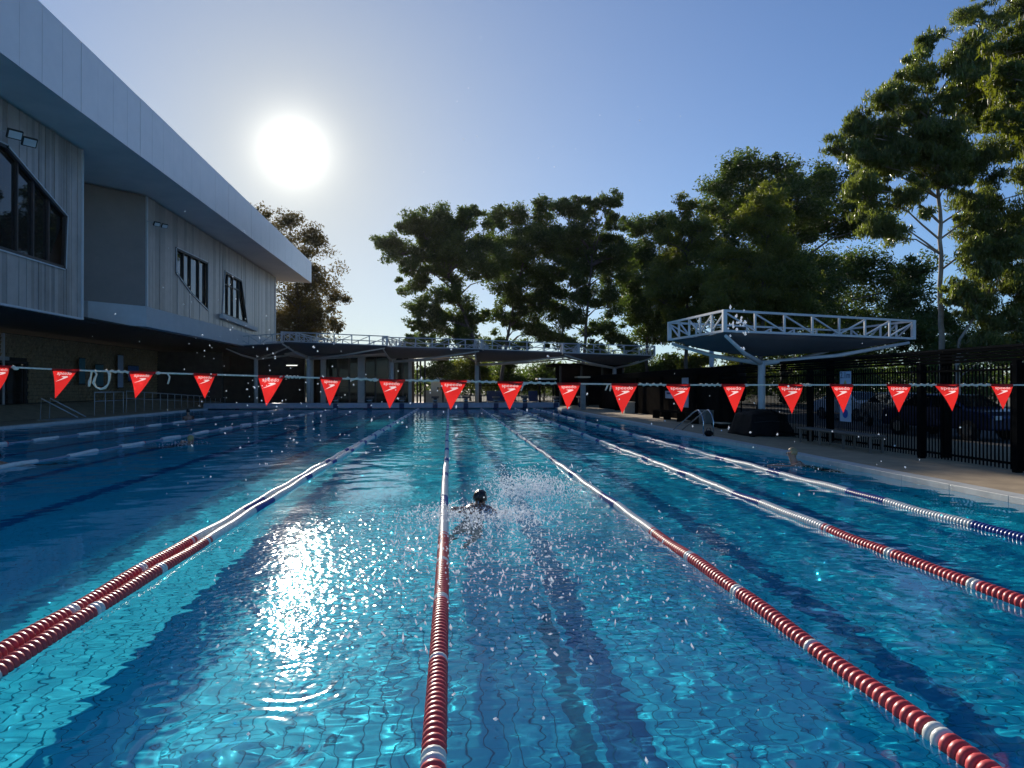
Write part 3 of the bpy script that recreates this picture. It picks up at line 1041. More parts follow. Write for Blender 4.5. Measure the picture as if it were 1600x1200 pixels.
for k, (p0_, p1_, rows) in enumerate(((509, 527, (1.6,)), (529, 545, (1.6,)), (546, 561, (1.6,)), (570, 586, (2.3,)), (587, 608, (2.3,)), (617, 629, (2.0,)), (630, 640, (2.0,)))):
    x0, x1 = at_y(p0_, 600, PVY).x - pav.location.x, at_y(p1_, 600, PVY).x - pav.location.x
    fr = MB()
    ztop = zt - .66
    for (u, w_) in (((x0, .1, .1), (x0, .1, ztop)), ((x1, .1, .1), (x1, .1, ztop)), ((x0, .1, ztop), (x1, .1, ztop)), ((x0, .1, rows[0]), (x1, .1, rows[0])), ((x0, .1, .12), (x1, .1, .12))):
        fr.bar(u, w_, .07)
    w_ = fr.build('window', M['dark_frame'], pav)
    MB().box((x0 + .05, .1, .18), (x1 - .05, .115, rows[0] - .04)).build('pane', M['pavilion_glass'], w_)
    MB().box((x0 + .05, .1, rows[0] + .04), (x1 - .05, .115, ztop - .04)).build('pane', M['pavilion_glass'], w_)
x = at_y(456, 571, PVY - 2).x
t_ = thing('tube_light', (x, PVY - 2.0, at_y(456, 571, PVY - 2).z), 'lit white tube light under the building left of the pavilion', 'lamp')
MB().box((-.45, -.06, -.03), (.45, .06, .03)).build('tube', M['lit_tube'], t_)
MB().box((-.5, -.09, .032), (.5, .09, .08)).build('fitting', M['grey_steel'], t_)
for px in (652, 657, 664):
    p = at_y(px, 628, 61.0)
    t_ = thing('steel_post', (p.x, 61.0, DECK_Z), {652: 'left of three dark steel posts at the pavilion corner', 657: 'middle of three dark steel posts at the pavilion corner', 664: 'right of three dark steel posts at the pavilion corner'}[px], 'post', 'posts at the pavilion corner')
    MB().tube([(0, 0, 0), (0, 0, at_y(px, 556, 61).z)], .075, 8).build('shaft', M['dark_frame'], t_)
    MB().box((-.15, -.15, 0), (.15, .15, .03)).build('foot', M['dark_frame'], t_)

# pale house far behind, pale boards and a green mat at the far end
p = at_y(698, 606, 110)
hs = thing('distant_house', (p.x, 110, 0), 'distant cream building with a pale sheet roof seen under the canopies', 'building')
zr0, zr1 = at_y(698, 596, 110).z, at_y(698, 585, 110).z
MB().prism([(-2.9, 0, zr0), (2.4, 0, zr0), (2.4, 3.2, zr1 + .6), (-2.9, 3.2, zr1 + .6)], (0, 0, .12)).build('roof', M['cream'], hs)
MB().box((-2.5, .5, 0), (2.1, 5.5, zr0)).build('wall', M['cream'], hs)
MB().box((-1.5, .44, .6), (-.6, .49, 1.6)).build('window', M['glass'], hs)
MB().box((.5, .44, 0), (1.3, .49, 1.9)).build('door', M['dark_frame'], hs)
for px0, px1, lab in ((662, 677, 'left sunlit cream panel beyond the end of the pool'), (678, 691, 'right sunlit cream panel beyond the end of the pool'), (692, 702, 'narrow pale panel behind the centre flag')):
    a, b_ = at_y(px0, 626, 66), at_y(px1, 610, 66)
    t_ = thing('cream_panel', (a.x, 66, 0), lab, 'panel', 'pale panels beyond the pool end')
    MB().box((0, 0, .1), (b_.x - a.x, .06, b_.z)).build('board', M['cream'], t_)
    MB().bar((.04, .08, 0), (.04, .08, b_.z), .07).build('post', M['dark_frame'], t_)
a = at_y(728, 630, 58)
t_ = thing('green_mat', (a.x, 58, DECK_Z), 'small yellow green mat at the far pool end', 'mat')
MB().box((-.7, -.4, 0), (.7, .4, .22)).build('pad', M['green'], t_, .03)
MB().box((-.72, -.42, .222), (.72, .42, .26)).build('cover', M['green'], t_, .01)

# dark bar fence across the far end, right of the pavilion
def bar_fence(p0, p1, zb, zt, pitch, bw, posts, label, mat):
    p0, p1 = Vector(p0), Vector(p1)
    t_ = thing('bar_fence', (p0.x, p0.y, 0), label, 'fence')
    d = p1 - p0
    L = d.length
    u = d / L
    for z in (zb + .12, zt - .12):
        MB().bar((0, 0, z), d + Vector((0, 0, z)), .045).build('rail', M[mat], t_)
    nb = int(L / pitch)
    v = MB().box((-bw / 2, -bw / 2, zb), (bw / 2, bw / 2, zt)).mesh('bar', M[mat])
    stuff = MB()
    nrm_ = Vector((-u.y, u.x, 0)) * .036
    for k in range(nb):
        q = d * ((k + .5) / nb) - nrm_
        if k < 295: inst('bar', v, t_, q, (0, 0, math.atan2(u.y, u.x)))
        else: stuff.box((q.x - bw / 2, q.y - bw / 2, zb), (q.x + bw / 2, q.y + bw / 2, zt))
    if stuff.v: tag(stuff.build('more_bars', M[mat], t_), kind='stuff')
    pm = MB().box((-.06, -.06, 0), (.06, .06, zt + .05)).mesh('post', M[mat])
    for q in posts:
        inst('post', pm, t_, u * q)
    return t_


fa, fb_ = at_y(692, 600, 64).x, at_y(960, 600, 64).x
bar_fence((fa, 64, 0), (fb_, 64, 0), .1, 1.9, .13, .03, [0, 3, 6, 9, 12, 15], 'far black bar fence beyond the pool end', 'black')
# dark changing shed at far right with its kiosk roofs
a, b_ = at_y(868, 600, 60).x, at_y(975, 600, 60).x
sd = thing('dark_shed', ((a + b_) / 2, 60, 0), 'dark open fronted shed at the far right corner of the pool', 'shed')
hw = (b_ - a) / 2
MB().box((-hw, 0, .08), (hw, .2, 3.5)).build('wall', M['black'], sd)
MB().box((-hw - .3, -1.0, 3.52), (hw + .3, 4, 3.7)).build('roof', M['blackroof'], sd)
for k in range(4):
    x = -hw + .3 + (2 * hw - .6) * k / 3
    MB().box((x - .08, -.9, .08), (x + .08, -.75, 3.5)).build('post', M['dark_frame'], sd)
for px0, px1, py, lab in ((838, 868, 593, 'small pale flat kiosk roof left of the dark shed'), (900, 920, 590, 'small pale block roof on the tall pillar by the shed')):
    a, b_ = at_y(px0, py, 57.5), at_y(px1, py, 57.5)
    t_ = thing('kiosk', ((a.x + b_.x) / 2, 57.5, 0), lab, 'kiosk', 'pale kiosks by the far shed')
    hw_ = (b_.x - a.x) / 2
    zr = a.z
    MB().box((-hw_, -.7, zr - .02), (hw_, .7, zr + .1)).build('roof', M['cream'], t_, .02)
    MB().box((-hw_ * .8, -.5, zr - .5), (hw_ * .8, .55, zr - .04)).build('fascia', M['darkwood'], t_)
    for sx_ in (-.7, .7):
        MB().box((hw_ * sx_ - .07, -.45, .08), (hw_ * sx_ + .07, -.31, zr - .5)).build('leg', M['darkwood'], t_)
p = at_z(911, 640, DECK_Z)
t_ = thing('pillar', (p.x, p.y, DECK_Z), 'tall pale sunlit pillar before the dark shed', 'pillar')
zt_ = at_y(911, 601, p.y).z
MB().box((-.16, -.16, 0), (.16, .16, zt_ - .1)).build('shaft', M['concrete'], t_, .02)
MB().box((-.24, -.24, zt_ - .097), (.24, .24, zt_ + .02)).build('cap', M['cream'], t_, .02)
for px0, px1, py0, py1, mt, lab in ((976, 992, 646, 628, 'tan', 'tan timber box at the corner of the right deck'), (1102, 1136, 662, 641, 'concrete', 'grey concrete block seat behind the ladder rails')):
    p = at_z(px0, py0, DECK_Z)
    q = at_y(px1, py1, p.y)
    t_ = thing('block_seat', (p.x, p.y, DECK_Z), lab, 'block seat')
    MB().box((0, 0, 0), (q.x - p.x, .9, q.z - DECK_Z - .06)).build('body', M[mt], t_, .02)
    MB().box((-.03, -.03, q.z - DECK_Z - .057), (q.x - p.x + .03, .93, q.z - DECK_Z)).build('top', M[mt], t_, .012)

# blue chairs in a row behind the end wall
chs = [(768, 'leftmost blue chair behind the far end wall'), (800, 'blue chair between two starting blocks at the far end'), (834, 'rightmost blue chair behind the far end wall'), (783, 'blue chair next to the leftmost blue chair')]
proto = None
for px, lab in chs:
    p = at_y(px, 628, 57.0)
    t_ = thing('deck_chair', (p.x, 57.0, DECK_Z), lab, 'chair', 'blue chairs at the far end')
    MB().box((-.38, -.35, .42), (.38, .35, .48)).build('seat', M['blue_cloth'], t_)
    MB().prism([(-.38, .32, .46), (.38, .32, .46), (.38, .62, 1.25), (-.38, .62, 1.25)], (0, .05, .01)).build('backrest', M['blue_cloth'], t_)
    for sx_ in (-.36, .36):
        for sy_ in (-.3, .33):
            MB().tube([(sx_, sy_, 0), (sx_, sy_, .42)], .02, 6).build('leg', M['plastic_w'], t_)

# starting blocks on the end wall
blk = [(525, 'first starting block from the left on the end wall'), (578, 'second starting block from the left on the end wall'), (628, 'third starting block, between two flags left of centre'),
       (680, 'starting block just left of the centre lane rope'), (728, 'starting block just right of the centre lane rope'), (775, 'starting block by the leftmost blue chairs'),
       (820, 'starting block by the rightmost blue chair'), (868, 'starting block in front of the dark shed'), (907, 'last starting block at the right end')]
for px, lab in blk:
    p = at_y(px, 628, PY1 + .2)
    t_ = thing('starting_block', (p.x, PY1 + .22, .46), lab, 'starting block', 'starting blocks along the far end')
    MB().prism([(-.29, -.32, .34), (.29, -.32, .34), (.29, .28, .44), (-.29, .28, .44)], (0, .01, .05)).build('platform', M['dark_frame'], t_)
    MB().box((-.14, -.1, 0), (.14, .12, .37)).build('pedestal', M['dark_frame'], t_)
    MB().box((-.18, -.228, -.42), (.18, -.224, -.03)).build('number_plate', M['blue_cloth'], t_)
    MB().tube([(-.22, -.31, .3), (-.22, -.36, .18), (.22, -.36, .18), (.22, -.31, .3)], .015, 6).build('grab_bar', M['steel'], t_)

# ------------------------------------------------------------------ right side: fence, shelter, bench, signs
FX = 10.65
bar_fence((FX, 8.5, 0), (FX, 26.5, 0), .12, 2.15, .098, .022, [0.5, 3.6, 6.25, 11.1, 17.9], 'near black bar fence along the right deck', 'black')
sh = thing('long_shelter', (FX + .6, 30, 0), 'long low dark shelter with slatted roof edge behind the fence', 'shelter')


def part_at(o, mb, name, mat, bevel=0.0):
    mb.v = [(p[0] - o.location.x, p[1] - o.location.y, p[2] - o.location.z) for p in mb.v]
    return mb.build(name, mat, o, bevel)


X0 = FX + .55
part_at(sh, MB().prism([(X0, 6, 2.50), (X0 + 2.3, 6, 2.62), (X0 + 2.3, 52, 2.62), (X0, 52, 2.50)], (0, 0, .05)), 'roof', M['blackroof'])
for k in range(4):
    part_at(sh, MB().box((X0 - .06 - .012 * (k % 2), 6, 2.215 + k * .072), (X0 - .02, 52, 2.272 + k * .072)), 'fascia_slat', M['black'])
for y in (9.5, 12.1, 14.8, 19.6, 26.8, 31, 36, 41, 46, 51):
    part_at(sh, MB().box((X0, y - .09, 0), (X0 + .16, y + .09, 2.48)), 'post', M['black'])
y = 26.9
while y < 51.5:                                 # boarded wall farther along
    w = rnd.uniform(.26, .34)
    part_at(sh, MB().box((X0 + .3, y, .05), (X0 + .34 + rnd.uniform(0, .02), y + w - .012, 2.48)), 'wall_board', M['darkwood'])
    y += w
for px, py0, py1, w, lab in ((1071, 590, 636, 10, 'pale narrow notice on the dark boards left of the ladder'), (1046, 611, 622, 12, 'small grey notice on the dark boards near the far corner')):
    a = at_x(px - w / 2, py1, X0 + .27); c = at_x(px + w / 2, py0, X0 + .27)
    t_ = thing('notice', a, lab, 'sign')
    MB().box((-.02, c.y - a.y, 0), (0, 0, c.z - a.z)).build('panel', M['sign'], t_)
    MB().box((-.026, (c.y - a.y) * .8, (c.z - a.z) * .55), (-.022, (c.y - a.y) * .2, (c.z - a.z) * .8)).build('print', M['sign_ink'], t_)


def text_mesh(body, name, mat, size=1.0, extrude=0.0, shear=0.0, offset=0.0):
    cu = bpy.data.curves.new(name + '_curve', 'FONT')
    cu.body = body; cu.size = size; cu.align_x = 'CENTER'; cu.align_y = 'CENTER'; cu.extrude = extrude; cu.shear = shear; cu.offset = offset; cu.resolution_u = 3
    ob = bpy.data.objects.new(name + '_curve', cu)
    COL.objects.link(ob)
    dg = bpy.context.evaluated_depsgraph_get()
    me = bpy.data.meshes.new_from_object(ob.evaluated_get(dg))
    bpy.data.objects.remove(ob)
    bpy.data.curves.remove(cu)
    me.name = name
    me.materials.clear(); me.materials.append(mat)
    return me


# depth sign hung on the fence
a = at_x(1313, 658, FX - .1); c = at_x(1330, 580, FX - .1)
wy_, hz_ = a.y - c.y, c.z - a.z
sg = thing('depth_sign', (FX - .1, (a.y + c.y) / 2, a.z), 'tall pale blue depth sign hung on the bar fence', 'sign')
MB().box((-.012, -wy_ / 2, hz_ * .34), (.0, wy_ / 2, hz_)).build('upper_panel', M['sign'], sg, .003)
MB().box((-.012, -wy_ / 2, 0), (.0, wy_ / 2, hz_ * .335)).build('lower_panel', M['sign'], sg, .003)
rotm = Matrix(((0, 0, -1), (-1, 0, 0), (0, 1, 0))).to_euler()
tm = text_mesh('2.1m', 'depth_text', M['sign_ink'], .24, .002)
inst('lettering', tm, sg, (-.016, 0, hz_ * .92), rotm)
MB().prism([(-.018, -.13, hz_ * .68), (-.018, .13, hz_ * .68), (-.018, 0, hz_ * .83)], (.005, 0, 0)).build('warning_mark', M['sign_yellow'], sg)
MB().prism([(-.02, -.05, hz_ * .69), (-.02, .05, hz_ * .69), (-.02, 0, hz_ * .79)], (.001, 0, 0)).build('warning_symbol', M['sign_ink'], sg)
MB().prism([(-.018, .12 * math.cos(q * math.pi / 10), hz_ * .16 + .12 * math.sin(q * math.pi / 10)) for q in range(20)], (.005, 0, 0)).build('round_mark', M['sign_blue'], sg)

# bench along the fence
bn = thing('bench', (10.3, 17.55, DECK_Z), 'long low bench with slatted seat in front of the bar fence', 'bench')
for k in range(4):
    MB().box((-.2 + k * .11, -1.75, .40), (-.2 + k * .11 + .09, 1.85, .44)).build('slat', M['bench'], bn)
for y in (-1.65, -.5, .65, 1.7):
    MB().box((-.16, y - .025, 0), (-.11, y + .025, .398)).build('leg', M['bench'], bn)
    MB().box((.14, y - .025, 0), (.19, y + .025, .398)).build('leg', M['bench'], bn)
    MB().box((-.1, y - .02, .34), (.13, y + .02, .38)).build('cross_bar', M['bench'], bn)
bn2 = thing('bench', (10.6, 32, DECK_Z), 'farther low dark bench under the boarded shelter wall', 'bench')
for k in range(3):
    MB().box((-.2 + k * .15, -3.0, .40), (-.2 + k * .15 + .13, 3.0, .44)).build('slat', M['darkwood'], bn2)
for y in (-2.8, -1, 1, 2.8):
    MB().box((-.16, y - .03, 0), (.2, y + .03, .398)).build('leg', M['darkwood'], bn2)

# black covered heap at the foot of the near canopy
hb = thing('covered_heap', (near_col.x - .15, near_col.y - .2, DECK_Z), 'black tarpaulin covered heap round the near canopy column', 'cover')
bm = bmesh.new()
bmesh.ops.create_cube(bm, size=1)
bmesh.ops.subdivide_edges(bm, edges=bm.edges[:], cuts=7, use_grid_fill=True)
for v in bm.verts:
    p = v.co
    q = max(0, (p.z + .5))
    v.co = Vector((p.x * 1.5 * (1 - .25 * q), p.y * 1.9 * (1 - .22 * q), (p.z + .5) * .85 * (.82 + .18 * math.cos(p.x * 3) * math.cos(p.y * 3))))
    v.co += Vector((math.sin(p.y * 13 + p.z * 5), math.sin(p.x * 11), math.sin(p.x * 9 + p.y * 7))) * .035 * (1 if p.z > -.49 else 0)
me = bpy.data.meshes.new('tarpaulin'); bm.to_mesh(me); bm.free()
me.polygons.foreach_set('use_smooth', [True] * len(me.polygons)); me.materials.append(M['tarp'])
inst('tarpaulin', me, hb)
MB().tube([(-.62, -.8, .45), (0, -.86, .5), (.62, -.8, .45)], .015, 6).build('strap', M['rubber'], hb)
pw = thing('dark_pole', (at_z(1158, 655, DECK_Z).x, at_z(1158, 655, DECK_Z).y, DECK_Z), 'dark furled umbrella standing left of the near canopy column', 'umbrella')
MB().tube([(0, 0, .0), (0, 0, 2.9)], .04, 8).build('pole', M['black'], pw)
MB().tube([(0, 0, .9), (0, 0, 1.2), (0, 0, 1.9), (0, 0, 2.5), (0, 0, 2.8)], [.16, .26, .28, .2, .05], 10).build('furled_cloth', M['tarp'], pw)
MB().tube([(0, 0, 0), (0, 0, .09)], [.3, .27], 14).build('base', M['black'], pw)
p = at_z(1130, 669, DECK_Z)
kb = thing('kickboard_stack', (p.x, p.y, DECK_Z), 'low stack of tan boards on the deck behind the ladder', 'boards')
for k in range(4):
    MB().box((-.3 + rnd.uniform(-.05, .05), -.4, .03 + k * .05), (.3 + rnd.uniform(-.05, .05), .4, .072 + k * .05)).build('board', M['tan' if k == 3 else 'darkwood'], kb, .01)

# slim grey column behind the ladder
p = at_z(1112, 655, DECK_Z)
t_ = thing('slim_column', (p.x, p.y, DECK_Z), 'slim grey steel column behind the ladder rails', 'post')
MB().tube([(0, 0, 0), (0, 0, at_y(1112, 545, p.y).z)], .11, 10).build('shaft', M['grey_steel'], t_)
MB().box((-.2, -.2, 0), (.2, .2, .03)).build('base_plate', M['grey_steel'], t_)

# pool ladder rails
ld = thing('pool_ladder', (PX1 + .1, 22.0, DECK_Z), 'stainless pool ladder handrails on the right pool edge', 'ladder')
for dx in (0, .34):
    pts = [(dx, 0, 0), (dx, .0, .45), (dx - .02, .12, .72), (dx - .03, .38, .84), (dx - .03, .8, .76), (dx - .05, 2.9, .02)]
    MB().tube(pts, .022, 8).build('handrail', M['steel'], ld)
for k in range(3):
    MB().box((-.30, .1 + k * .0, -.30 - .3 * k), (-.12, .7, -.27 - .3 * k)).build('tread', M['steel'], ld)
bgp = at_z(1106, 684, DECK_Z)
t_ = thing('dark_bag', (PX1 + .12, 21.6, DECK_Z + .01), 'small dark bag on the coping beside the pool ladder', 'bag')
MB().ball((0, 0, .10), .13, 10, 7, (1.1, 1.2, .8)).build('body', M['tarp'], t_)
MB().tube([(-.08, 0, .18), (-.05, 0, .27), (.05, 0, .27), (.08, 0, .18)], .012, 6).build('handle', M['rubber'], t_)


# parked cars beyond the fence
def car(loc, rz, paint, label):
    t_ = thing('parked_car', loc, label, 'car', 'cars parked beyond the fence', rz)
    prof = [(-2.15, .35), (-2.15, .78), (-1.85, .92), (-1.25, 1.0), (-.55, 1.42), (.75, 1.46), (1.55, 1.05), (2.1, .95), (2.18, .6), (2.15, .35)]
    v, f = [], []
    for (x, z) in prof:
        tuck = .82 - (.14 * max(0, (z - .95) / .5))
        v += [(x, -tuck, z), (x, tuck, z)]
    n = len(prof)
    for i in range(n):
        j = (i + 1) % n
        f.append((2 * i, 2 * i + 1, 2 * j + 1, 2 * j))
    f.append(tuple(2 * i for i in range(n - 1, -1, -1))); f.append(tuple(2 * i + 1 for i in range(n)))
    bm = bmesh.new()
    vs = [bm.verts.new(p) for p in v]
    for q in f: bm.faces.new([vs[i] for i in q])
    bmesh.ops.recalc_face_normals(bm, faces=bm.faces[:])
    me = bpy.data.meshes.new('body'); bm.to_mesh(me); bm.free(); me.materials.append(paint)
    o = inst('body', me, t_)
    bv = o.modifiers.new('bevel', 'BEVEL'); bv.width = .06; bv.segments = 2
    for s in (-1, 1):
        MB().prism([(-1.1, s * .80, 1.03), (-.52, s * .74, 1.37), (.02, s * .735, 1.39), (.02, s * .80, 1.03)], (0, s * .012, 0)).build('side_window', M['car_glass'], t_)
        MB().prism([(.08, s * .80, 1.03), (.08, s * .735, 1.39), (.72, s * .74, 1.40), (1.3, s * .80, 1.05)], (0, s * .012, 0)).build('side_window', M['car_glass'], t_)
        for x in (-1.35, 1.4):
            w = MB().tube([(x, s * .66, .32), (x, s * .85, .32)], .32, 16).build('wheel', M['rubber'], t_)
            MB().tube([(x, s * .852, .32), (x, s * .858, .32)], .19, 12).build('rim', M['steel'], w)
        MB().box((-2.2, s * .45, .68), (-2.155, s * .75, .8)).build('headlight', M['plastic_w'], t_)
    MB().prism([(-1.2, -.68, 1.045), (-1.2, .68, 1.045), (-.62, .62, 1.40), (-.62, -.62, 1.40)], (-.02, 0, .015)).build('windscreen', M['car_glass'], t_)
    MB().prism([(1.5, -.68, 1.095), (1.5, .68, 1.095), (.85, .62, 1.43), (.85, -.62, 1.43)], (.02, 0, .015)).build('rear_window', M['car_glass'], t_)
    return t_


car((16.8, 21.8, 0), R(100), M['car_blue'], 'blue parked car seen through the bar fence at right')
car((18.5, 26.8, 0), R(80), M['car_silver'], 'silver parked car behind the fence in the car park')
car((20.5, 33.5, 0), R(95), M['car_white'], 'white parked car behind the fence near the depth sign')

# ------------------------------------------------------------------ lane ropes
def disc_mesh(name, mat, r=.061, w=.050, n=14):
    prof = [(-.5, .70), (-.40, .92), (-.12, 1.0), (.18, .99), (.42, .88), (.5, .68)]
    v, f = [], []
    for (a, q) in prof:
        for k in range(n):
            t_ = 2 * math.pi * k / n
            v.append((r * q * math.cos(t_), a * w, r * q * math.sin(t_)))
    for i in range(len(prof) - 1):
        for k in range(n):
            k2 = (k + 1) % n
            f.append((i * n + k, (i + 1) * n + k, (i + 1) * n + k2, i * n + k2))
    mb = MB().add(v, f, True)
    mb.add([v[k] for k in range(n)], [tuple(range(n))]).add([v[-n + k] for k in range(n)], [tuple(range(n - 1, -1, -1))])
    return mb


PITCH = .057
DISC = {c: disc_mesh(c, M['float_' + c]).mesh('float_disc', M['float_' + c]) for c in ('red', 'white', 'blue')}


def float_colour(y, style):
    if style == 'far':                        # spaced white floats, thin blue line between
        q = (y + 3.1) % 2.6
        return 'white' if q < 1.35 else ('red' if q < 1.43 and int(y) % 4 == 1 else None)
    if y < (6.6 if style == 'edge' else 7.85):
        return 'white' if (y - 4.26) % 1.16 < PITCH * 1.6 else 'red'
    q = (y - 7.85) % 2.7
    return 'white' if q < (1.75 if y < 11.5 else 2.2) else 'blue'


def lane_rope(p0, p1, label, style='near', near=15.0, y_from=None):
    """floats threaded on a cable from one pool end to the other, p0 and p1 are two points of its line"""
    p0, p1 = Vector(p0), Vector(p1)
    d = p1 - p0
    def xat(y): return p0.x + d.x * (y - p0.y) / d.y
    ya, yb = PY0 + .35, PY1 - .35
    t_ = thing('lane_rope', (xat(ya), ya, 0), label, 'lane rope', 'lane ropes across the pool')
    slope = d.x / d.y
    rot = -math.atan(slope)
    ph = rnd.uniform(0, 6)
    def pos(y): return Vector((xat(y) - t_.location.x + .007 * math.sin(y * .55 + ph) * min(1, (y - ya) / 4), y - ya, .012 + .008 * math.sin(y * 1.7 + ph) + .006 * math.sin(y * 4.1)))
    MB().tube([pos(ya + (yb - ya) * k / 60) for k in range(61)], .024 if style == 'far' else .014, 6).build('cable', M['cable_pale' if style == 'far' else 'cable'], t_)
    runs = {c: MB() for c in DISC}
    plain_disc = [(-.5, .7), (-.2, 1.0), (.3, .96), (.5, .66)]
    y = ya + .1
    made = 0
    y_first = y if y_from is None else y_from
    while y < yb:
        c = float_colour(y, style)
        if c:
            p = pos(y)
            if y_first <= y < near and made < 298:
                made += 1
                inst('float_disc', DISC[c], t_, p, (rnd.uniform(-.05, .05), rnd.uniform(0, 6), rot + rnd.uniform(-.03, .03)))
            else:
                n = 8
                v, f = [], []
                for (a, q) in plain_disc:
                    for k in range(n):
                        th = 2 * math.pi * k / n
                        v.append((p.x + .060 * q * math.cos(th), p.y + a * PITCH * .9, p.z + .060 * q * math.sin(th)))
                for i in range(len(plain_disc) - 1):
                    for k in range(n):
                        f.append((i * n + k, (i + 1) * n + k, (i + 1) * n + (k + 1) % n, i * n + (k + 1) % n))
                runs[c].add(v, f, True)
        y += PITCH
    for c, mb in runs.items():
        if mb.v:
            o = mb.build(c + '_float_run', M['float_' + c], t_)
            tag(o, kind='stuff')
    for y in (ya - .02, yb + .02):
        MB().tube([pos(y), pos(y) + Vector((0, .3 if y > 20 else -.3, .06))], .012, 6).build('end_hook', M['steel'], t_)
    return t_


lane_rope(at_z(677, 1200, .04), at_z(700, 650, .04), 'lane rope running straight ahead through the middle of the photo')
lane_rope(at_z(6, 1010, .04), at_z(633, 650, .04), 'left strand of the doubled lane rope, shade side')
lane_rope(at_z(8, 1034, .04), at_z(638, 648, .04), 'right strand of the doubled lane rope, sunny side')
lane_rope(at_z(1548, 1200, .04), at_z(776, 655, .04), 'first lane rope right of the middle one, red near the camera')
lane_rope(at_z(1600, 940, .04), at_z(850, 655, .04), 'second lane rope right of the middle one, white and blue then red')
lane_rope(at_z(1600, 838, .04), at_z(980, 676, .04), 'lane rope nearest the right pool edge, white and blue', 'edge')
lane_rope(at_z(0, 729, .04), at_z(430, 655, .04), 'spaced white lane rope in the shaded left half, nearer the camera', 'far', 15)
lane_rope(at_z(0, 693, .04), at_z(400, 644, .04), 'spaced white lane rope closest to the left pool edge', 'far', 15)

# ------------------------------------------------------------------ the flag line
BY = 5.6
flags = [((-19, 572), (18, 574), (4, 613)), ((82, 578), (125, 579), (92, 623)), ((203, 582), (244, 583), (216, 623)), ((303, 585), (340, 586), (319, 623)),
         ((404, 588), (445, 589), (418, 635)), ((500, 591), (535, 592), (516, 635)), ((592, 594), (633, 595), (609, 639)), ((687, 596), (730, 596), (704, 641)),
         ((777, 598), (817, 598), (796, 641)), ((870, 600), (907, 600), (888, 641)), ((955, 601), (996, 601), (970, 647)), ((1041, 602), (1078, 602), (1064, 644)),
         ((1127, 602), (1163, 602), (1150, 646)), ((1216, 602), (1252, 602), (1238, 647)), ((1296, 602), (1331, 602), (1320, 646)), ((1385, 602), (1422, 602), (1403, 645)),
         ((1463, 602), (1498, 602), (1488, 643)), ((1548, 602), (1582, 602), (1565, 640))]
rope_px = [(-420, 556), (-19, 572)] + [((a[0] + b_[0]) / 2, (a[1] + b_[1]) / 2 - .5) for a, b_, c in flags[1:]] + [(1720, 602), (2050, 598)]
bt = thing('flag_bunting', at_y(800, 598, BY), 'line of red pennant flags strung across the pool above the water', 'bunting')
MB().tube([local(bt, at_y(px, py, BY)) for px, py in rope_px], .0072, 6).build('cord', M['rope'], bt)
# twisted spare cord wrapped round the line in places
for (a, b_) in ((165, 202), (448, 470), (540, 590), (640, 684), (735, 775), (820, 868), (1000, 1038), (1094, 1126), (1252, 1292), (1424, 1460), (1500, 1546), (20, 30)):
    ya_ = np.interp([a, b_], [p[0] for p in rope_px], [p[1] for p in rope_px])
    if rnd.random() < .35: b_ = a + (b_ - a) * .4
    n = 14
    pts = []
    for k in range(n + 1):
        q = k / n
        p = at_y(a + (b_ - a) * q, ya_[0] + (ya_[1] - ya_[0]) * q, BY)
        pts.append(local(bt, p + Vector((0, .008 * math.cos(q * 40), .010 * math.sin(q * 23 + a)))))
    MB().tube(pts, [.004 + .004 * abs(math.sin(k * 1.9 + a)) for k in range(n + 1)], 6).build('wrapped_cord', M['rope'], bt)
for px, py in ((25, 576), (440, 589), (586, 594), (731, 596), (1166, 602), (1423, 601), (247, 583), (818, 600), (1503, 602)):
    MB().ball(local(bt, at_y(px, py, BY)), .013, 8, 6, (1.7, 1, .9)).build('knot', M['rope'], bt)
lp = [(139, 604), (140, 596), (142, 588), (143, 581), (148, 579), (151, 585), (148, 592), (146, 598), (150, 605), (157, 608), (164, 606), (169, 600), (171, 592), (171, 584), (168, 580)]
MB().tube([local(bt, at_y(px, py, BY - .012)) for px, py in lp], [.008 + .003 * math.sin(k * 2.1) for k in range(len(lp))], 6).build('loose_loop', M['rope'], bt)
for pts in (((262, 584), (265, 589), (264, 594), (262, 600)), ((818, 600), (816, 606), (814, 611)), ((950, 601), (948, 606), (946, 610)), ((955, 602), (954, 607), (953, 611))):
    MB().tube([local(bt, at_y(px, py, BY - .01)) for px, py in pts], .006, 6).build('cord_end', M['rope'], bt)

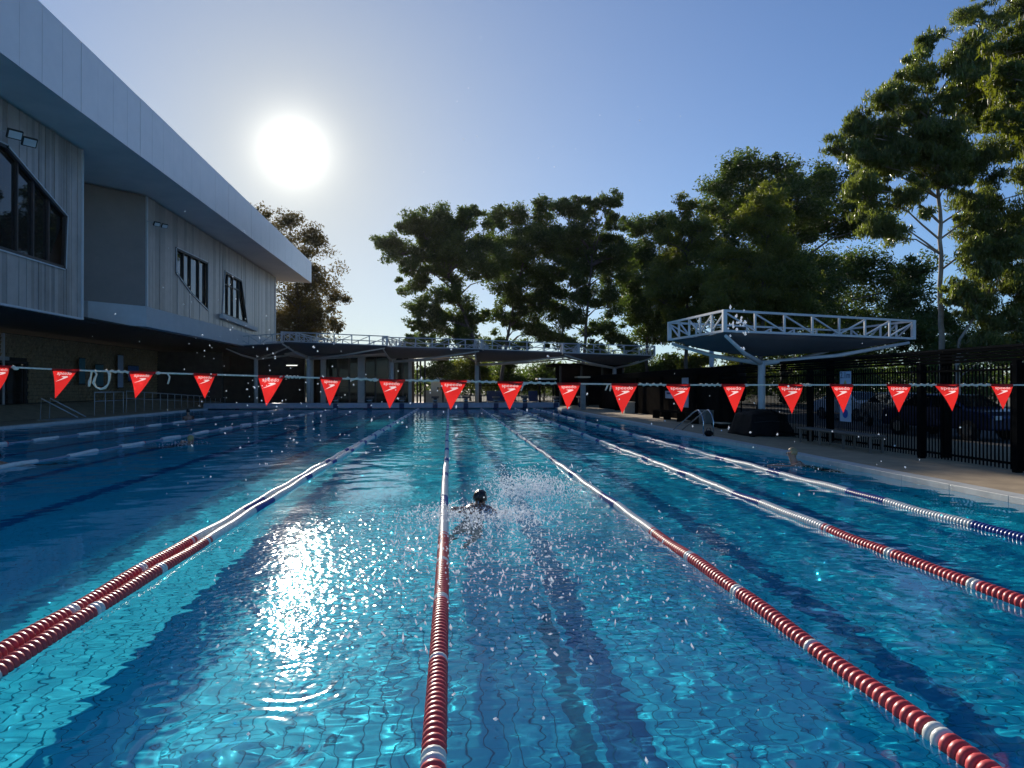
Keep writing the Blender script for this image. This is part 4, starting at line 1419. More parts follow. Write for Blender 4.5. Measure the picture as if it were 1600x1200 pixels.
# cloth and print are cut from one outline, so the print lies in the cloth and the sun shines through both
def flag_pieces():
    cu = bpy.data.curves.new('word_curve', 'FONT')
    cu.body = 'speedo'; cu.size = 1; cu.align_x = 'CENTER'; cu.resolution_u = 3; cu.offset = .012
    ob = bpy.data.objects.new('word_curve', cu)
    COL.objects.link(ob)
    dg = bpy.context.evaluated_depsgraph_get()
    wc = ob.evaluated_get(dg).to_curve(dg).copy()
    bpy.data.objects.remove(ob)
    pts = [p.co.copy() for sp in wc.splines for p in (sp.bezier_points if sp.type == 'BEZIER' else sp.points)]
    w0, w1 = min(p[0] for p in pts), max(p[0] for p in pts)
    h0, h1 = min(p[1] for p in pts), max(p[1] for p in pts)
    kx, kz = .62 / (w1 - w0), .155 / (h1 - h0)
    ox, oz = -(w0 + w1) / 2, -(h0 + h1) / 2

    def xf(c): return ((c[0] + ox) * kx, (c[1] + oz) * kz - .135)

    def emit(with_tri):
        c2 = bpy.data.curves.new('cut', 'CURVE')
        c2.dimensions = '2D'; c2.fill_mode = 'BOTH'; c2.resolution_u = 3
        polys = []
        for sp in wc.splines:
            if sp.type == 'BEZIER':
                bp_ = sp.bezier_points
                poly = []
                for i in range(len(bp_)):
                    p, q = bp_[i], bp_[(i + 1) % len(bp_)]
                    for k in range(3):
                        t_ = k / 3
                        c = ((1 - t_) ** 3) * p.co + 3 * t_ * (1 - t_) ** 2 * p.handle_right + 3 * t_ * t_ * (1 - t_) * q.handle_left + t_ ** 3 * q.co
                        poly.append(xf(c))
                polys.append(poly)
            else:
                polys.append([xf(p.co) for p in sp.points])
        swo = [(-.27, -.42), (.01, -.275), (-.11, -.232), (.15, -.216), (.21, -.25), (.09, -.30)]
        sets = polys + [swo]
        if with_tri: sets = sets + [[(-.5, 0), (-.25, -.5), (0, -1), (.25, -.5), (.5, 0)]]
        for poly in sets:
            sp = c2.splines.new('POLY')
            sp.points.add(len(poly) - 1)
            for i, (x, z) in enumerate(poly): sp.points[i].co = (x, z, 0, 1)
            sp.use_cyclic_u = True
        o2 = bpy.data.objects.new('cut', c2)
        COL.objects.link(o2)
        d2 = bpy.context.evaluated_depsgraph_get()
        me = bpy.data.meshes.new_from_object(o2.evaluated_get(d2))
        bpy.data.objects.remove(o2)
        bm = bmesh.new(); bm.from_mesh(me)
        for x in (-.36, -.24, -.12, 0, .12, .24, .36):
            bmesh.ops.bisect_plane(bm, geom=bm.verts[:] + bm.edges[:] + bm.faces[:], plane_co=(x, 0, 0), plane_no=(1, 0, 0))
        for z in (-.08, -.2, -.32, -.45, -.6, -.78):
            bmesh.ops.bisect_plane(bm, geom=bm.verts[:] + bm.edges[:] + bm.faces[:], plane_co=(0, z, 0), plane_no=(0, 1, 0))
        v = [tuple(q.co[:2]) for q in bm.verts]
        f = [tuple(q.index for q in fc.verts) for fc in bm.faces]
        bm.free()
        return v, f
    return emit(True), emit(False)


(CV, CF), (TV, TF) = flag_pieces()


def split_print(v, f):
    """lettering faces above, emblem faces below"""
    return [q for q in f if min(v[i][1] for i in q) > -.2135], [q for q in f if min(v[i][1] for i in q) <= -.2135]


WF, SF = split_print(TV, TF)
for i, (a, b_, c) in enumerate(flags):
    A, B_, T_ = (local(bt, at_y(*q, BY)) for q in (a, b_, c))
    w0 = rnd.uniform(-1.6, 1.6); amp = rnd.choice((rnd.uniform(.008, .02), rnd.uniform(.02, .045))); lean = rnd.uniform(-.05, .05)

    def put(x, z):
        q = -z
        wA, wB = .5 * (1 - q) - x, .5 * (1 - q) + x
        p = A * wA + B_ * wB + T_ * q
        u = x + .5
        return p + Vector((0, (amp * math.sin(u * 5.2 + w0) * (1 - .6 * q) - .006 * math.sin(math.pi * q)) * (1 - q) - .010 + lean * q * q, .003))
    mb = MB(); mb.add([put(*p) for p in CV], CF, True)
    fl = mb.build('flag', M['flag'], bt)
    for nm, fs in (('flag_lettering', WF), ('flag_emblem', SF)):
        used = sorted({k for q in fs for k in q}); mp_ = {k: n for n, k in enumerate(used)}
        mb = MB(); mb.add([put(*TV[k]) for k in used], [tuple(mp_[k] for k in q) for q in fs], True)
        mb.build(nm, M['print'], fl)
    hem = MB().tube([A + Vector((0, 0, .002)), A.lerp(B_, .5) + Vector((0, 0, .001)), B_ + Vector((0, 0, .002))], .0105, 6).build('hem', M['flag'], fl)


# ------------------------------------------------------------------ people in the water
def skin_body(name, joints, edges, mat, parent, sub=2, root=0):
    """one continuous body grown over a skeleton; joints are (x, y, z, radius)"""
    me = bpy.data.meshes.new(name)
    me.from_pydata([j[:3] for j in joints], edges, [])
    me.update()
    o = bpy.data.objects.new(name, me)
    COL.objects.link(o)
    sk = o.modifiers.new('skin', 'SKIN')
    sk.use_smooth_shade = True
    for i, j in enumerate(joints):
        r = j[3]
        o.data.skin_vertices[0].data[i].radius = r if isinstance(r, tuple) else (r, r)
        o.data.skin_vertices[0].data[i].use_root = (i == root)
    sb = o.modifiers.new('sub', 'SUBSURF'); sb.levels = sb.render_levels = sub
    dg = bpy.context.evaluated_depsgraph_get()
    m2 = bpy.data.meshes.new_from_object(o.evaluated_get(dg))
    bpy.data.objects.remove(o)
    m2.name = name
    m2.materials.clear(); m2.materials.append(mat)
    m2.polygons.foreach_set('use_smooth', [True] * len(m2.polygons))
    return inst(name, m2, parent)


M['skin'] = plain('wet_skin', (.36, .20, .13), .28, 0, .12, 8.0, .05, 60)
M['skin_tan'] = plain('wet_tanned_skin', (.28, .15, .10), .28, 0, .12, 8.0, .05, 60)
M['hair_dark'] = plain('wet_dark_hair', (.018, .014, .012), .25, 0, .3, 30.0, .5, 90)
M['hair_fair'] = plain('fair_hair', (.40, .27, .13), .45, 0, .3, 30.0, .6, 90)
M['cap_olive'] = plain('olive_cap', (.28, .25, .10), .4, 0, .1, 10.0)
M['suit'] = plain('dark_swimwear', (.012, .014, .03), .5, 0, .1, 10.0)


def swimmer(loc, rz, label, skin, hair, pitch, arms, head_up=.16, cap=False, shoulders=.02):
    """a person lying in the water: +Y is the way they swim; z = 0 is the water"""
    t_ = thing('person', loc, label, 'person', None, rz)
    J = []
    E = []
    def j(x, y, z, r): J.append((x, y, z, r)); return len(J) - 1
    def e(*ids):
        for a, b_ in zip(ids, ids[1:]): E.append((a, b_))
    zs = shoulders
    pel = j(0, -.52, zs - .14 - pitch, (.15, .12))
    wai = j(0, -.34, zs - .10 - pitch * .6, (.135, .105))
    che = j(0, -.12, zs - .05, (.175, .125))
    nek = j(0, .05, zs + .015, (.098, .092))
    h0 = j(0, .10, zs + head_up * .62, (.066, .07))
    h1 = j(0, .125, zs + head_up + .055, (.082, .098))
    h2 = j(0, .12, zs + head_up + .125, (.074, .088))
    e(pel, wai, che, nek, h0, h1, h2)
    for s in (-1, 1):
        hip = j(s * .10, -.62, zs - .16 - pitch, .095)
        kne = j(s * .14, -1.02, zs - .20 - pitch * 1.3, .062)
        ank = j(s * .12, -1.42, zs - .16 - pitch * 1.4, .042)
        toe = j(s * .12, -1.62, zs - .14 - pitch * 1.4, .034)
        e(pel, hip, kne, ank, toe)
        sh_ = j(s * .19, -.02, zs - .01, .07)
        el, wr_ = arms[0 if s < 0 else 1]
        eb = j(*el, .046); wb = j(*wr_, .033)
        d = (Vector(wr_) - Vector(el)).normalized()
        pm = Vector(wr_) + d * .07
        pb = j(*pm, (.042, .022))
        e(che, sh_, eb, wb, pb)
        side = d.cross(Vector((0, 0, 1))).normalized()
        for k, ln in enumerate((.070, .082, .078, .060)):
            b0 = pm + d * .02 + side * (k - 1.5) * .019
            m0 = b0 + d * ln * .55 + Vector((0, 0, -.004)); e0 = b0 + d * ln + Vector((0, 0, -.016))
            q0, q1, q2 = j(*b0, .0095), j(*m0, .009), j(*e0, .0075)
            e(pb, q0, q1, q2)
        tb = Vector(wr_) + d * .03 + side * s * .035
        q0, q1 = j(*tb, .011), j(*(tb + d * .05 + side * s * .022), .009)
        e(wb, q0, q1)
    body = skin_body('body', J, E, skin, t_)
    hz_ = zs + head_up + .075
    # face side of the head (towards +Y), ears, hair or cap
    MB().tube([(0, .205, hz_ + .03), (0, .232, hz_ - .005), (0, .212, hz_ - .018)], [.010, .015, .010], 6).build('nose', skin, t_)
    for s in (-1, 1):
        MB().ball((s * .083, .115, hz_ + .005), .03, 8, 6, (.35, .7, 1.0)).build('ear', skin, t_)
        MB().ball((s * .03, .203, hz_ + .026), .012, 8, 6).build('eye', M['hair_dark'], t_)
    MB().tube([(-.026, .208, hz_ - .05), (0, .216, hz_ - .048), (.026, .208, hz_ - .05)], .006, 6).build('mouth', M['skin_tan'], t_)
    bm = bmesh.new()
    bmesh.ops.create_uvsphere(bm, u_segments=18, v_segments=12, radius=1)
    for v in bm.verts:
        p = v.co.copy()
        wob = 1.0 if cap else 1 + .05 * math.sin(p.x * 17 + p.z * 5) + .04 * math.sin(p.y * 15 + p.x * 9)
        v.co = Vector((p.x * .094 * wob, .108 + p.y * .106 * wob, hz_ + .034 + p.z * .102 * wob))
        if p.y > .3 and p.z < .35: v.co.y -= .065 * min(1, (p.y - .3) * 2)
        if p.z < -.5: v.co.y -= .02; v.co.z += .02
    me = bpy.data.meshes.new('swim_cap' if cap else 'hair'); bm.to_mesh(me); bm.free()
    me.polygons.foreach_set('use_smooth', [True] * len(me.polygons)); me.materials.append(hair)
    inst('swim_cap' if cap else 'hair', me, t_)
    # trunks
    trunk = MB().tube([(0, -.40, zs - .12 - pitch * .7), (0, -.56, zs - .15 - pitch), (0, -.66, zs - .17 - pitch)], [.150, .165, .155], 14).build('swimwear', M['suit'], t_)
    return t_


sw1 = at_z(748, 800, 0)
swimmer((sw1.x, sw1.y, -.05), R(-14), 'person swimming away in the middle lane, wet dark head and shoulders raised', M['skin_tan'], M['hair_dark'], .30,
        [((-.33, -.20, .10), (-.36, .05, -.02)), ((.34, .14, -.12), (.30, .42, -.2))], .06, False, .07)
sw2 = at_z(1247, 727, 0)
swimmer((sw2.x, sw2.y, 0), R(60), 'person near the right pool edge with fair hair held above the water', M['skin'], M['hair_fair'], .45,
        [((-.34, .16, -.02), (-.30, .44, .0)), ((.34, .16, -.12), (.30, .46, -.1))], .15, False, .02)
sw3 = at_z(294, 693, 0)
swimmer((sw3.x, sw3.y, -.06), R(-20), 'person with an olive cap swimming low in the shaded left half', M['skin_tan'], M['cap_olive'], .1,
        [((-.40, .2, .10), (-.34, .5, .02)), ((.36, .2, -.1), (.3, .5, -.1))], .10, True, .0)
sw4 = at_z(294, 655, 0)
swimmer((sw4.x, sw4.y, 0), R(20), 'person with a dark head standing by the rope nearest the left edge', M['skin_tan'], M['hair_dark'], .5,
        [((-.3, .1, -.1), (-.3, .4, -.1)), ((.3, .1, -.1), (.3, .4, -.1))], .2, False, .12)
sw5 = at_z(0, 726, 0)
swimmer((sw5.x, sw5.y, 0), R(150), 'person with dark hair at the rope end on the left frame border', M['skin_tan'], M['hair_dark'], .5,
        [((-.3, .1, -.1), (-.3, .4, -.1)), ((.3, .1, -.1), (.3, .4, -.1))], .10, False, .0)


# ------------------------------------------------------------------ trees
def leaves(pts, nrm_dir, size, ratio, droop, rg):
    """one folded lance-shaped leaf (two triangles) per point"""
    n = len(pts)
    az = rg.uniform(0, 2 * np.pi, n)
    el = rg.normal(-droop, .55, n)
    d = np.stack([np.cos(az) * np.cos(el), np.sin(az) * np.cos(el), np.sin(el)], -1)
    r = rg.normal(size=(n, 3))
    s = np.cross(d, r); s /= np.linalg.norm(s, axis=1, keepdims=True) + 1e-9
    L = size * rg.uniform(.6, 1.35, n)[:, None]
    Wd = L * ratio * rg.uniform(.8, 1.25, n)[:, None]
    nn = np.cross(d, s)
    a = pts - d * L * .5
    b_ = pts + s * Wd * .5 + nn * Wd * .15
    c = pts + d * L * .5
    e = pts - s * Wd * .5 + nn * Wd * .15
    v = np.stack([a, b_, c, e], 1).reshape(-1, 3)
    f = np.arange(n * 4).reshape(n, 4)
    return v, f


def tree(name, label, group, dist, blobs, trunk, leaf, bark, n_leaf, size, ratio=.34, droop=.5, seed=1, depth=.8, tr=.26, clump=.30, fill=.55, ground=0.0):
    """crown made of many leafy clumps on limbs that leave a tapered trunk.
    blobs: (px, py, radius px) seen in the photograph at that distance; trunk: list of (px, py)"""
    rg = np.random.default_rng(seed)
    rr = random.Random(seed)
    tp = [at_y(px, py, dist) for px, py in trunk]
    base = Vector((tp[0].x, dist, ground))
    t_ = thing(name, base, label, 'tree', group)
    lp = [Vector((0, 0, 0))] + [p - base for p in tp if p.z > ground + .3]
    r0 = tr
    k = len(lp)
    tm = MB()
    # smooth the trunk line with a little sway
    line = []
    for i in range(k - 1):
        for q in range(5):
            p = lp[i].lerp(lp[i + 1], q / 5)
            line.append(p + Vector((rr.uniform(-1, 1), rr.uniform(-1, 1), 0)) * r0 * .22)
    line.append(lp[-1])
    m_ = len(line)
    tm.tube(line, [r0 * (1.25 if i == 0 else 1) * (1 - .72 * i / m_) for i in range(m_)], 9)
    blobs = list(blobs)
    for _ in range(int(len(blobs) * .5)):
        a_, b2 = rr.sample(blobs[:], 2)
        if math.hypot(a_[0] - b2[0], a_[1] - b2[1]) < 1.9 * (a_[2] + b2[2]) * .8:
            blobs.append(((a_[0] + b2[0]) / 2 + rr.uniform(-6, 6), (a_[1] + b2[1]) / 2 + rr.uniform(-6, 6), (a_[2] + b2[2]) * .5 * rr.uniform(.45, .8)))
    V, Fc = [], []
    nv = 0
    area = sum(b_[2] ** 2 for b_ in blobs)
    for (px, py, rp) in blobs:
        c = at_y(px, py, dist) - base
        rad = rp / F * dist
        c = c + Vector((0, rr.uniform(-depth, depth) * rad * 1.3, 0))
        # limb to this clump
        tgt = c + Vector((0, 0, -rad * .3))
        cand = [p for p in line if p.z < tgt.z - rad * .2] or line[:2]
        st = min(cand[len(cand) // 3:] or cand, key=lambda p: (p - tgt).length + .8 * abs(tgt.z - p.z - .5 * math.hypot(tgt.x - p.x, tgt.y - p.y)))
        mid = st.lerp(tgt, .5) + Vector((rr.uniform(-.1, .1), rr.uniform(-.1, .1), .12)) * (tgt - st).length
        q1 = st.lerp(mid, .5) + Vector((rr.uniform(-.05, .05), 0, 0)) * rad
        tm.tube([st, q1, mid, tgt], [r0 * .34, r0 * .28, r0 * .2, r0 * .09], 6)
        nsub = max(8, int(10 + 13 * fill))
        nl = max(30, int(1.3 * n_leaf * rp * rp / area))
        per = max(6, nl // nsub)
        for s_ in range(nsub):
            u = Vector((rr.gauss(0, 1), rr.gauss(0, 1), rr.gauss(0, .9))).normalized()
            rr_ = rad * rr.uniform(.2, 1.08)
            sc = c + Vector((u.x * rr_, u.y * rr_, u.z * rr_ * .8))
            tm.tube([tgt, tgt.lerp(sc, .55) + Vector((0, 0, .05 * rad)), sc], [r0 * .09, r0 * .06, r0 * .03], 4, False)
            cr_ = rad * (clump + .05) * rr.uniform(.55, 1.45)
            g = rg.normal(size=(per, 3))
            g /= np.linalg.norm(g, axis=1, keepdims=True)
            g *= np.clip(rg.uniform(0, 1, per) ** .42 * (1 + .16 * rg.normal(size=per)), 0, 1.2)[:, None]
            g[:, 2] = np.where(g[:, 2] < 0, g[:, 2] * .75, g[:, 2])
            pts = np.array(sc)[None] + g * np.array([cr_ * 1.15, cr_ * 1.15, cr_ * .95])
            v, f = leaves(pts, None, size, ratio, droop, rg)
            V.append(v); Fc.append(f + nv); nv += len(v)
    tm.build('trunk', bark, t_)
    inst('crown', np_mesh('crown', np.concatenate(V), np.concatenate(Fc), leaf), t_)
    return t_


G1 = 'tall gum trees behind the far end'
tree('gum_tree', 'dark rounded tree rising behind the roof end of the building', None, 88,
     [(432, 372, 46), (470, 392, 44), (500, 432, 38), (462, 445, 52), (518, 462, 27), (408, 350, 30), (440, 490, 55), (495, 500, 40), (402, 425, 55), (530, 512, 16), (455, 345, 22), (490, 372, 24), (390, 336, 16), (420, 520, 45), (385, 480, 45), (480, 540, 50)],
     [(462, 600), (464, 540), (468, 470), (460, 420)], M['leaf_olive'], M['bark_d'], 42000, .36, .4, .4, 3, .8, .35, .30, .75)
tree('gum_tree', 'wide spreading gum tree leaning left over the centre canopies', G1, 72,
     [(600, 378, 20), (625, 390, 32), (650, 352, 28), (668, 368, 38), (690, 338, 28), (718, 345, 34), (742, 392, 44), (690, 418, 40), (652, 440, 30), (705, 462, 38), (655, 478, 26), (650, 506, 15), (735, 335, 24), (760, 430, 38), (740, 500, 30), (680, 505, 26), (715, 525, 24), (640, 415, 26), (700, 380, 36), (672, 395, 30), (690, 540, 20), (735, 535, 26), (665, 525, 14), (715, 500, 28)],
     [(748, 600), (745, 545), (725, 490), (700, 430)], M['leaf_dark'], M['bark_d'], 62000, .34, .38, .45, 5, .8, .30, .27, .7)
tree('gum_tree', 'dense dark gum tree second from the left of the central group', G1, 76,
     [(775, 345, 26), (800, 338, 28), (830, 350, 36), (850, 322, 24), (818, 392, 44), (868, 385, 44), (790, 405, 42), (842, 432, 44), (798, 455, 34), (862, 470, 36), (790, 500, 26), (835, 510, 28), (770, 375, 30), (775, 535, 22), (810, 540, 20), (850, 525, 26), (820, 480, 30)],
     [(782, 610), (788, 560), (802, 480), (818, 410)], M['leaf_dark'], M['bark_d'], 56000, .34, .38, .45, 8, .8, .27, .28, .7)
tree('gum_tree', 'high topped gum tree in the middle of the central group', G1, 70,
     [(876, 322, 22), (900, 328, 28), (928, 318, 22), (950, 322, 23), (966, 345, 24), (905, 365, 30), (948, 372, 32), (880, 420, 34), (925, 412, 42), (962, 420, 36), (905, 462, 38), (950, 470, 34), (890, 500, 26), (935, 512, 26), (975, 395, 26), (890, 535, 24), (930, 545, 20), (965, 520, 26), (985, 545, 20)],
     [(910, 610), (912, 560), (918, 480), (925, 400)], M['leaf_dark'], M['bark_d'], 52000, .33, .36, .5, 13, .7, .27, .27, .6)
tree('gum_tree', 'lower gum tree right of the highest central top', G1, 78,
     [(992, 362, 26), (1018, 356, 28), (1040, 368, 24), (1000, 405, 38), (1035, 415, 40), (985, 440, 36), (1022, 462, 42), (990, 490, 36), (1050, 490, 44), (1020, 520, 36)],
     [(1012, 610), (1010, 550), (1012, 480), (1012, 410)], M['leaf_dark'], M['bark_d'], 44000, .34, .38, .45, 17, .8, .26, .3, .8)
tree('broad_tree', 'huge dark domed tree dominating the right background', None, 66,
     [(1140, 278, 38), (1175, 262, 34), (1212, 262, 32), (1245, 275, 34), (1285, 282, 36), (1318, 298, 34), (1118, 300, 30), (1160, 320, 52), (1222, 325, 60), (1290, 345, 60), (1340, 350, 46), (1105, 335, 28), (1130, 380, 55), (1200, 400, 66), (1275, 420, 70), (1350, 415, 60), (1395, 440, 44), (1150, 450, 60), (1230, 480, 66), (1310, 490, 66), (1380, 500, 54), (1190, 530, 50), (1270, 545, 50), (1350, 550, 50)],
     [(1225, 620), (1224, 540), (1222, 460), (1220, 380)], M['leaf_dark'], M['bark_d'], 110000, .33, .45, .3, 21, .7, .45, .34, .95)
tree('gum_tree', 'green pyramid shaped gum in front of the huge dark tree', None, 46,
     [(1202, 292, 15), (1190, 318, 26), (1215, 330, 28), (1165, 345, 30), (1200, 365, 40), (1232, 380, 32), (1140, 395, 24), (1170, 410, 38), (1215, 425, 48), (1250, 440, 34), (1125, 440, 28), (1155, 460, 38), (1200, 480, 48), (1245, 490, 40), (1118, 480, 26), (1150, 510, 34), (1110, 458, 18), (1215, 530, 44)],
     [(1188, 640), (1188, 560), (1194, 460), (1200, 360)], M['leaf_mid'], M['bark_d'], 60000, .24, .34, .6, 25, .7, .22, .32, .85)
tree('gum_tree', 'rounded green gum left of the pyramid shaped one', None, 56,
     [(1078, 318, 20), (1065, 345, 26), (1090, 358, 30), (1045, 372, 26), (1072, 395, 36), (1105, 400, 32), (1042, 425, 34), (1080, 440, 40), (1035, 465, 30), (1068, 490, 36), (1105, 480, 34), (1050, 515, 26), (1090, 525, 28)],
     [(1072, 620), (1072, 560), (1074, 480), (1074, 400)], M['leaf_mid'], M['bark_d'], 46000, .28, .34, .55, 29, .8, .24, .3, .8)
tree('gum_tree', 'tall pale trunked gum standing close behind the right fence', None, 25,
     [(1318, 222, 24), (1345, 208, 26), (1372, 165, 30), (1345, 180, 20), (1400, 150, 34), (1432, 118, 36), (1462, 105, 30), (1395, 205, 44), (1445, 175, 48), (1490, 150, 44), (1375, 255, 44), (1425, 245, 48), (1480, 225, 50), (1530, 190, 46), (1365, 300, 34), (1412, 305, 34), (1470, 290, 28), (1525, 260, 46), (1375, 345, 34), (1405, 360, 30), (1440, 335, 16), (1550, 310, 46), (1350, 285, 30), (1540, 120, 50), (1560, 210, 58), (1508, 330, 34), (1590, 290, 56), (1500, 95, 46), (1530, 160, 54), (1440, 70, 22), (1430, 215, 50), (1480, 260, 48), (1390, 230, 50), (1600, 350, 46), (1345, 245, 30)],
     [(1474, 700), (1472, 560), (1469, 470), (1470, 350), (1462, 250), (1450, 170)], M['leaf_light'], M['bark_w'], 98000, .22, .21, 1.0, 33, .6, .125, .26, .85)
tree('gum_tree', 'bright leaved gum at the right frame edge, nearest the camera', None, 18,
     [(1575, 75, 34), (1605, 60, 40), (1560, 120, 30), (1590, 130, 40), (1570, 180, 28), (1600, 200, 36), (1640, 120, 60), (1640, 220, 60), (1650, 40, 60), (1700, 160, 70)],
     [(1690, 760), (1685, 600), (1680, 400), (1670, 250), (1650, 140)], M['leaf_mid'], M['bark_w'], 24000, .22, .21, 1.0, 37, .6, .13, .24, .85)
tree('gum_tree', 'feathery grey branch tree reaching into the top right corner', None, 30,
     [(1490, 32, 22), (1520, 22, 26), (1475, 48, 14), (1550, 40, 28), (1580, 15, 30), (1530, -10, 30), (1545, 75, 24), (1518, 95, 22), (1500, 70, 10), (1580, -40, 40), (1640, 0, 60)],
     [(1660, 700), (1655, 500), (1650, 250), (1630, 80)], M['leaf_light'], M['bark_d'], 22000, .17, .2, 1.0, 41, .6, .15, .27, .5)
tree('gum_tree', 'low spreading gum with hanging leaves above the fence at right', None, 24,
     [(1520, 425, 34), (1555, 400, 36), (1590, 372, 34), (1498, 452, 26), (1535, 470, 42), (1580, 450, 44), (1610, 420, 44), (1510, 492, 20), (1555, 510, 34), (1600, 500, 40), (1640, 460, 60), (1485, 470, 14), (1560, 350, 40), (1530, 395, 40), (1590, 540, 40), (1530, 540, 36), (1620, 380, 50)],
     [(1500, 700), (1496, 570), (1500, 530), (1540, 470)], M['leaf_light'], M['bark_w'], 50000, .21, .21, 1.0, 45, .6, .09, .27, .85)
tree('bushy_tree', 'dark bushy tree behind the pale trunk and shelter roof', None, 48,
     [(1440, 420, 26), (1430, 470, 40), (1480, 500, 44), (1410, 520, 40), (1450, 550, 44), (1520, 540, 44), (1570, 545, 44), (1620, 530, 50), (1500, 455, 26)],
     [(1462, 640), (1462, 560), (1460, 500)], M['leaf_dark'], M['bark_d'], 36000, .26, .4, .4, 49, .7, .2, .34, .9)
tree('shrub_tree', 'small sunlit yellow green tree above the shelter roof', None, 58,
     [(1085, 566, 16), (1100, 560, 14), (1068, 572, 14), (1090, 580, 18)], [(1086, 620), (1086, 585)], M['leaf_mid'], M['bark_d'], 6000, .26, .4, .3, 53, .7, .1, .4, .9)
BG = 'bushy trees under the far canopies'
for i, (px, py, r, d, lab) in enumerate(((690, 572, 20, 84, 'bushy tree beside the distant cream building'), (735, 582, 26, 82, 'bushy tree right of the distant cream building'), (790, 588, 26, 86, 'bushy tree behind the far bar fence, left part'),
                                         (850, 590, 28, 84, 'bushy tree behind the far bar fence, right part'), (930, 575, 30, 88, 'bushy tree rising behind the dark shed'), (1000, 570, 26, 80, 'bushy tree right of the dark shed'),
                                         (1050, 572, 20, 76, 'bushy tree above the far end of the shelter roof'), (1150, 575, 34, 70, 'bushy tree behind the near canopy left arm'), (1300, 570, 40, 60, 'bushy tree behind the near canopy right arm'), (645, 535, 12, 95, 'little round tree left of the spreading gum, above the canopies'))):
    tree('bushy_tree', lab, BG, d, [(px, py, r), (px - r * .8, py + r * .5, r * .7), (px + r * .8, py + r * .45, r * .75), (px + r * .1, py - r * .6, r * .55)],
         [(px, 620), (px + 1, py + r * .4)], M['leaf_mid' if i % 3 == 1 else 'leaf_dark'], M['bark_d'], 7000, .32, .42, .3, 60 + i, .8, .13, .4, .9)
# hedge-like planting along the car park beyond the fence
hp = []
for k in range(26):
    hp.append((33 + 2 * rnd.uniform(-1, 1), 8 + k * 2.6, rnd.uniform(1.2, 2.0)))
V, Fc, nv = [], [], 0
hr = np.random.default_rng(77)
for (x, y, h) in hp:
    g = hr.normal(size=(1500, 3)); g /= np.linalg.norm(g, axis=1, keepdims=True); g *= (hr.uniform(0, 1, 1500) ** .4)[:, None]
    v, f = leaves(np.array([x, y, h]) + g * np.array([1.5, 1.7, h]), None, .2, .4, .3, hr)
    V.append(v); Fc.append(f + nv); nv += len(v)
hg = inst('shrubbery', np_mesh('shrubbery', np.concatenate(V), np.concatenate(Fc), M['leaf_dark']), None)
tag(hg, 'dark shrubbery lining the car park beyond the fence', None, None, 'stuff')

# far treeline closing the horizon
V, Fc, nv = [], [], 0
for k in range(150):
    a = R(-62 + 124 * k / 149) + rnd.uniform(-.01, .01)
    d = rnd.uniform(130, 165)
    h = rnd.uniform(3.0, 5.5)
    c = np.array([math.sin(a) * d, math.cos(a) * d, h * .8])
    g = hr.normal(size=(420, 3)); g /= np.linalg.norm(g, axis=1, keepdims=True); g *= (hr.uniform(0, 1, 420) ** .4)[:, None]
    v, f = leaves(c + g * np.array([4.5, 4.5, h]), None, .9, .5, .2, hr)
    V.append(v); Fc.append(f + nv); nv += len(v)
tl = inst('treeline', np_mesh('treeline', np.concatenate(V), np.concatenate(Fc), M['leaf_dark']), None)
tag(tl, 'low dark treeline on the horizon', None, None, 'stuff')


# ------------------------------------------------------------------ drops in the air and spray round the swimmer
def drops(name, label, P, rad, rg, stretch=1.2):
    base = np.array([(1, 0, 0), (0, 1, 0), (-.9, 0, 0), (0, -.9, 0), (0, 0, 1.15), (0, 0, -1)], float)
    fb_ = np.array([(0, 1, 4), (1, 2, 4), (2, 3, 4), (3, 0, 4), (1, 0, 5), (2, 1, 5), (3, 2, 5), (0, 3, 5)])
    k = len(P)
    vel = rg.normal(size=(k, 3)) * np.array([1, 1, 1.6]); vel /= np.linalg.norm(vel, axis=1, keepdims=True)
    st = rg.uniform(0, 1, k) ** 3 * stretch
    bb = base[None] * rg.uniform(.75, 1.25, (k, 1, 3))
    bb = bb + vel[:, None, :] * (bb @ vel[:, :, None]) * st[:, None, None]
    v = P[:, None] + bb * rad[:, None, None]
    f = fb_[None] + (np.arange(k) * 6)[:, None, None]
    o = inst(name, np_mesh(name, v.reshape(-1, 3), f.reshape(-1, 3), M['drop'], True), None)
    tag(o, label, None, None, 'stuff')
    return o


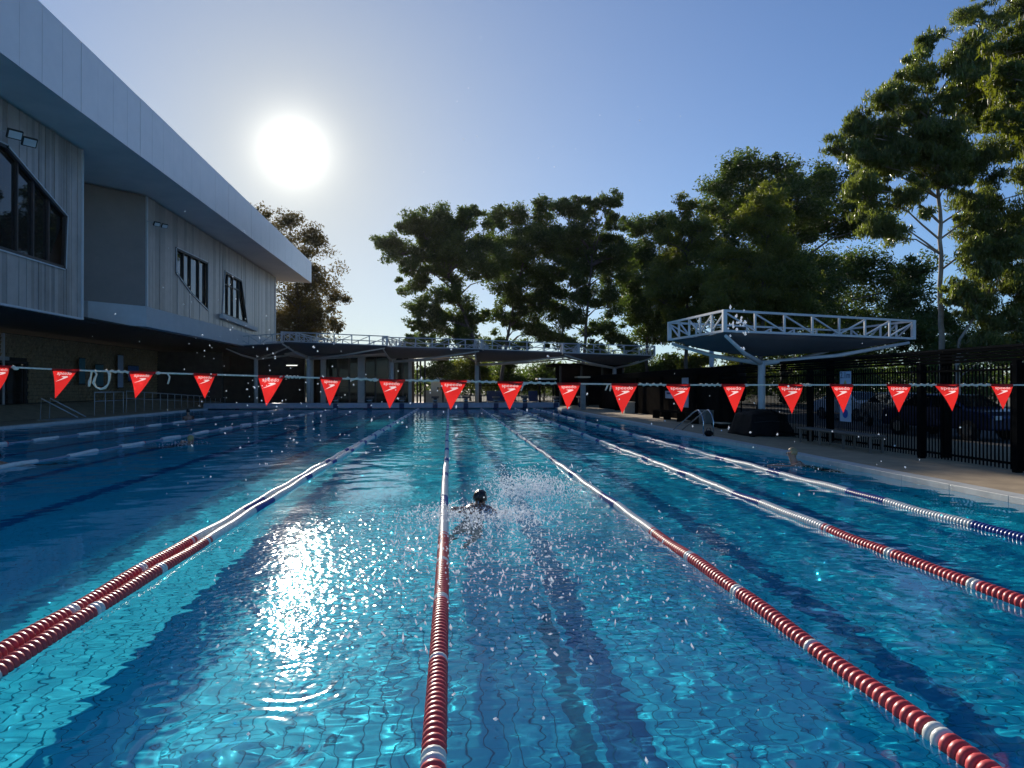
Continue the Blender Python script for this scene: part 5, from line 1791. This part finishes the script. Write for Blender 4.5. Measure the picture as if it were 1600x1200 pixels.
dr = np.random.default_rng(5)
P, Q = [], []
def toss(n, cx, cy, sx_, sy_, dmin, dmax, r0, r1):
    for _ in range(n):
        px, py = dr.normal(cx, sx_), dr.normal(cy, sy_)
        if px < 0 or px > 1600 or py > 1150: continue
        d = dr.uniform(dmin, dmax)
        p = at_y(px, py, d)
        if p.z < .03: p = at_y(px, py, min(d, 1.6 * F / max(py - 604, 1)))
        P.append(p); Q.append(dr.uniform(r0, r1) * d / F)
toss(110, 420, 625, 95, 75, 2.6, 5.0, .7, 1.5)
toss(38, 380, 520, 80, 80, 2.6, 5.0, .7, 1.4)
toss(50, 560, 650, 120, 60, 2.6, 5.0, 1.0, 1.9)
toss(26, 1155, 508, 9, 12, 2.8, 4.0, 1.5, 2.8)
toss(22, 1000, 600, 260, 60, 2.6, 5.0, .9, 1.8)
toss(24, 700, 200, 200, 80, 2.6, 4.5, .5, 1.0)
toss(22, 1250, 680, 150, 50, 2.6, 5.0, .9, 2.0)
drops('airborne_droplets', 'bright water droplets flung through the air before the flags', np.array([tuple(p) for p in P]), np.array(Q), dr)
P, Q = [], []
for _ in range(8000):
    q = dr.uniform()
    if q < .40:                                # plume ahead and right of the swimmer
        p = (sw1.x + .85 + dr.normal(0, .34), sw1.y + 1.3 + dr.normal(0, .45), abs(dr.normal(.0, .16)) + .01)
    elif q < .75:                              # churned water close behind
        p = (sw1.x + .05 + dr.normal(0, .48), sw1.y - .35 + dr.normal(0, .40), abs(dr.normal(0, .05)) + .005)
    else:                                      # drops still falling over the wake
        p = (sw1.x - .1 + dr.normal(0, .9), sw1.y - 2.4 + dr.normal(0, 1.2), abs(dr.normal(0, .07)) + .005)
    P.append(p); Q.append(dr.uniform(.003, .0105))
drops('splash_spray', 'fine spray thrown up round the swimmer in the middle lane', np.array(P), np.array(Q), dr, 3.5)
P, Q = [], []
for (c, n) in ((sw2, 50), (sw3, 120)):
    for _ in range(n):
        P.append((c.x - .2 + dr.normal(0, .35), c.y - .2 + dr.normal(0, .5), abs(dr.normal(0, .03)) + .004)); Q.append(dr.uniform(.005, .012))
drops('ripple_foam', 'small white splashes round the two side swimmers', np.array(P), np.array(Q), dr)

# ------------------------------------------------------------------ thin scattering volume added to lift dark trees and building, in place of lens flare
hz_mat = bpy.data.materials.new('added_veil_volume')
hz_mat.use_nodes = True
t = hz_mat.node_tree
t.nodes.clear()
pv = t.nodes.new('ShaderNodeVolumePrincipled')
pv.inputs['Color'].default_value = (1.0, .95, .88, 1)
pv.inputs['Density'].default_value = .00004
pv.inputs['Anisotropy'].default_value = .62
ho = t.nodes.new('ShaderNodeOutputMaterial')
t.links.new(pv.outputs[0], ho.inputs['Volume'])
hz = MB().box((-215, -75, -2.6), (215, 245, 36)).build('added_veil', hz_mat)
tag(hz, 'added light scattering veil over the pool that lifts the shaded building and trees', None, None, 'stuff')
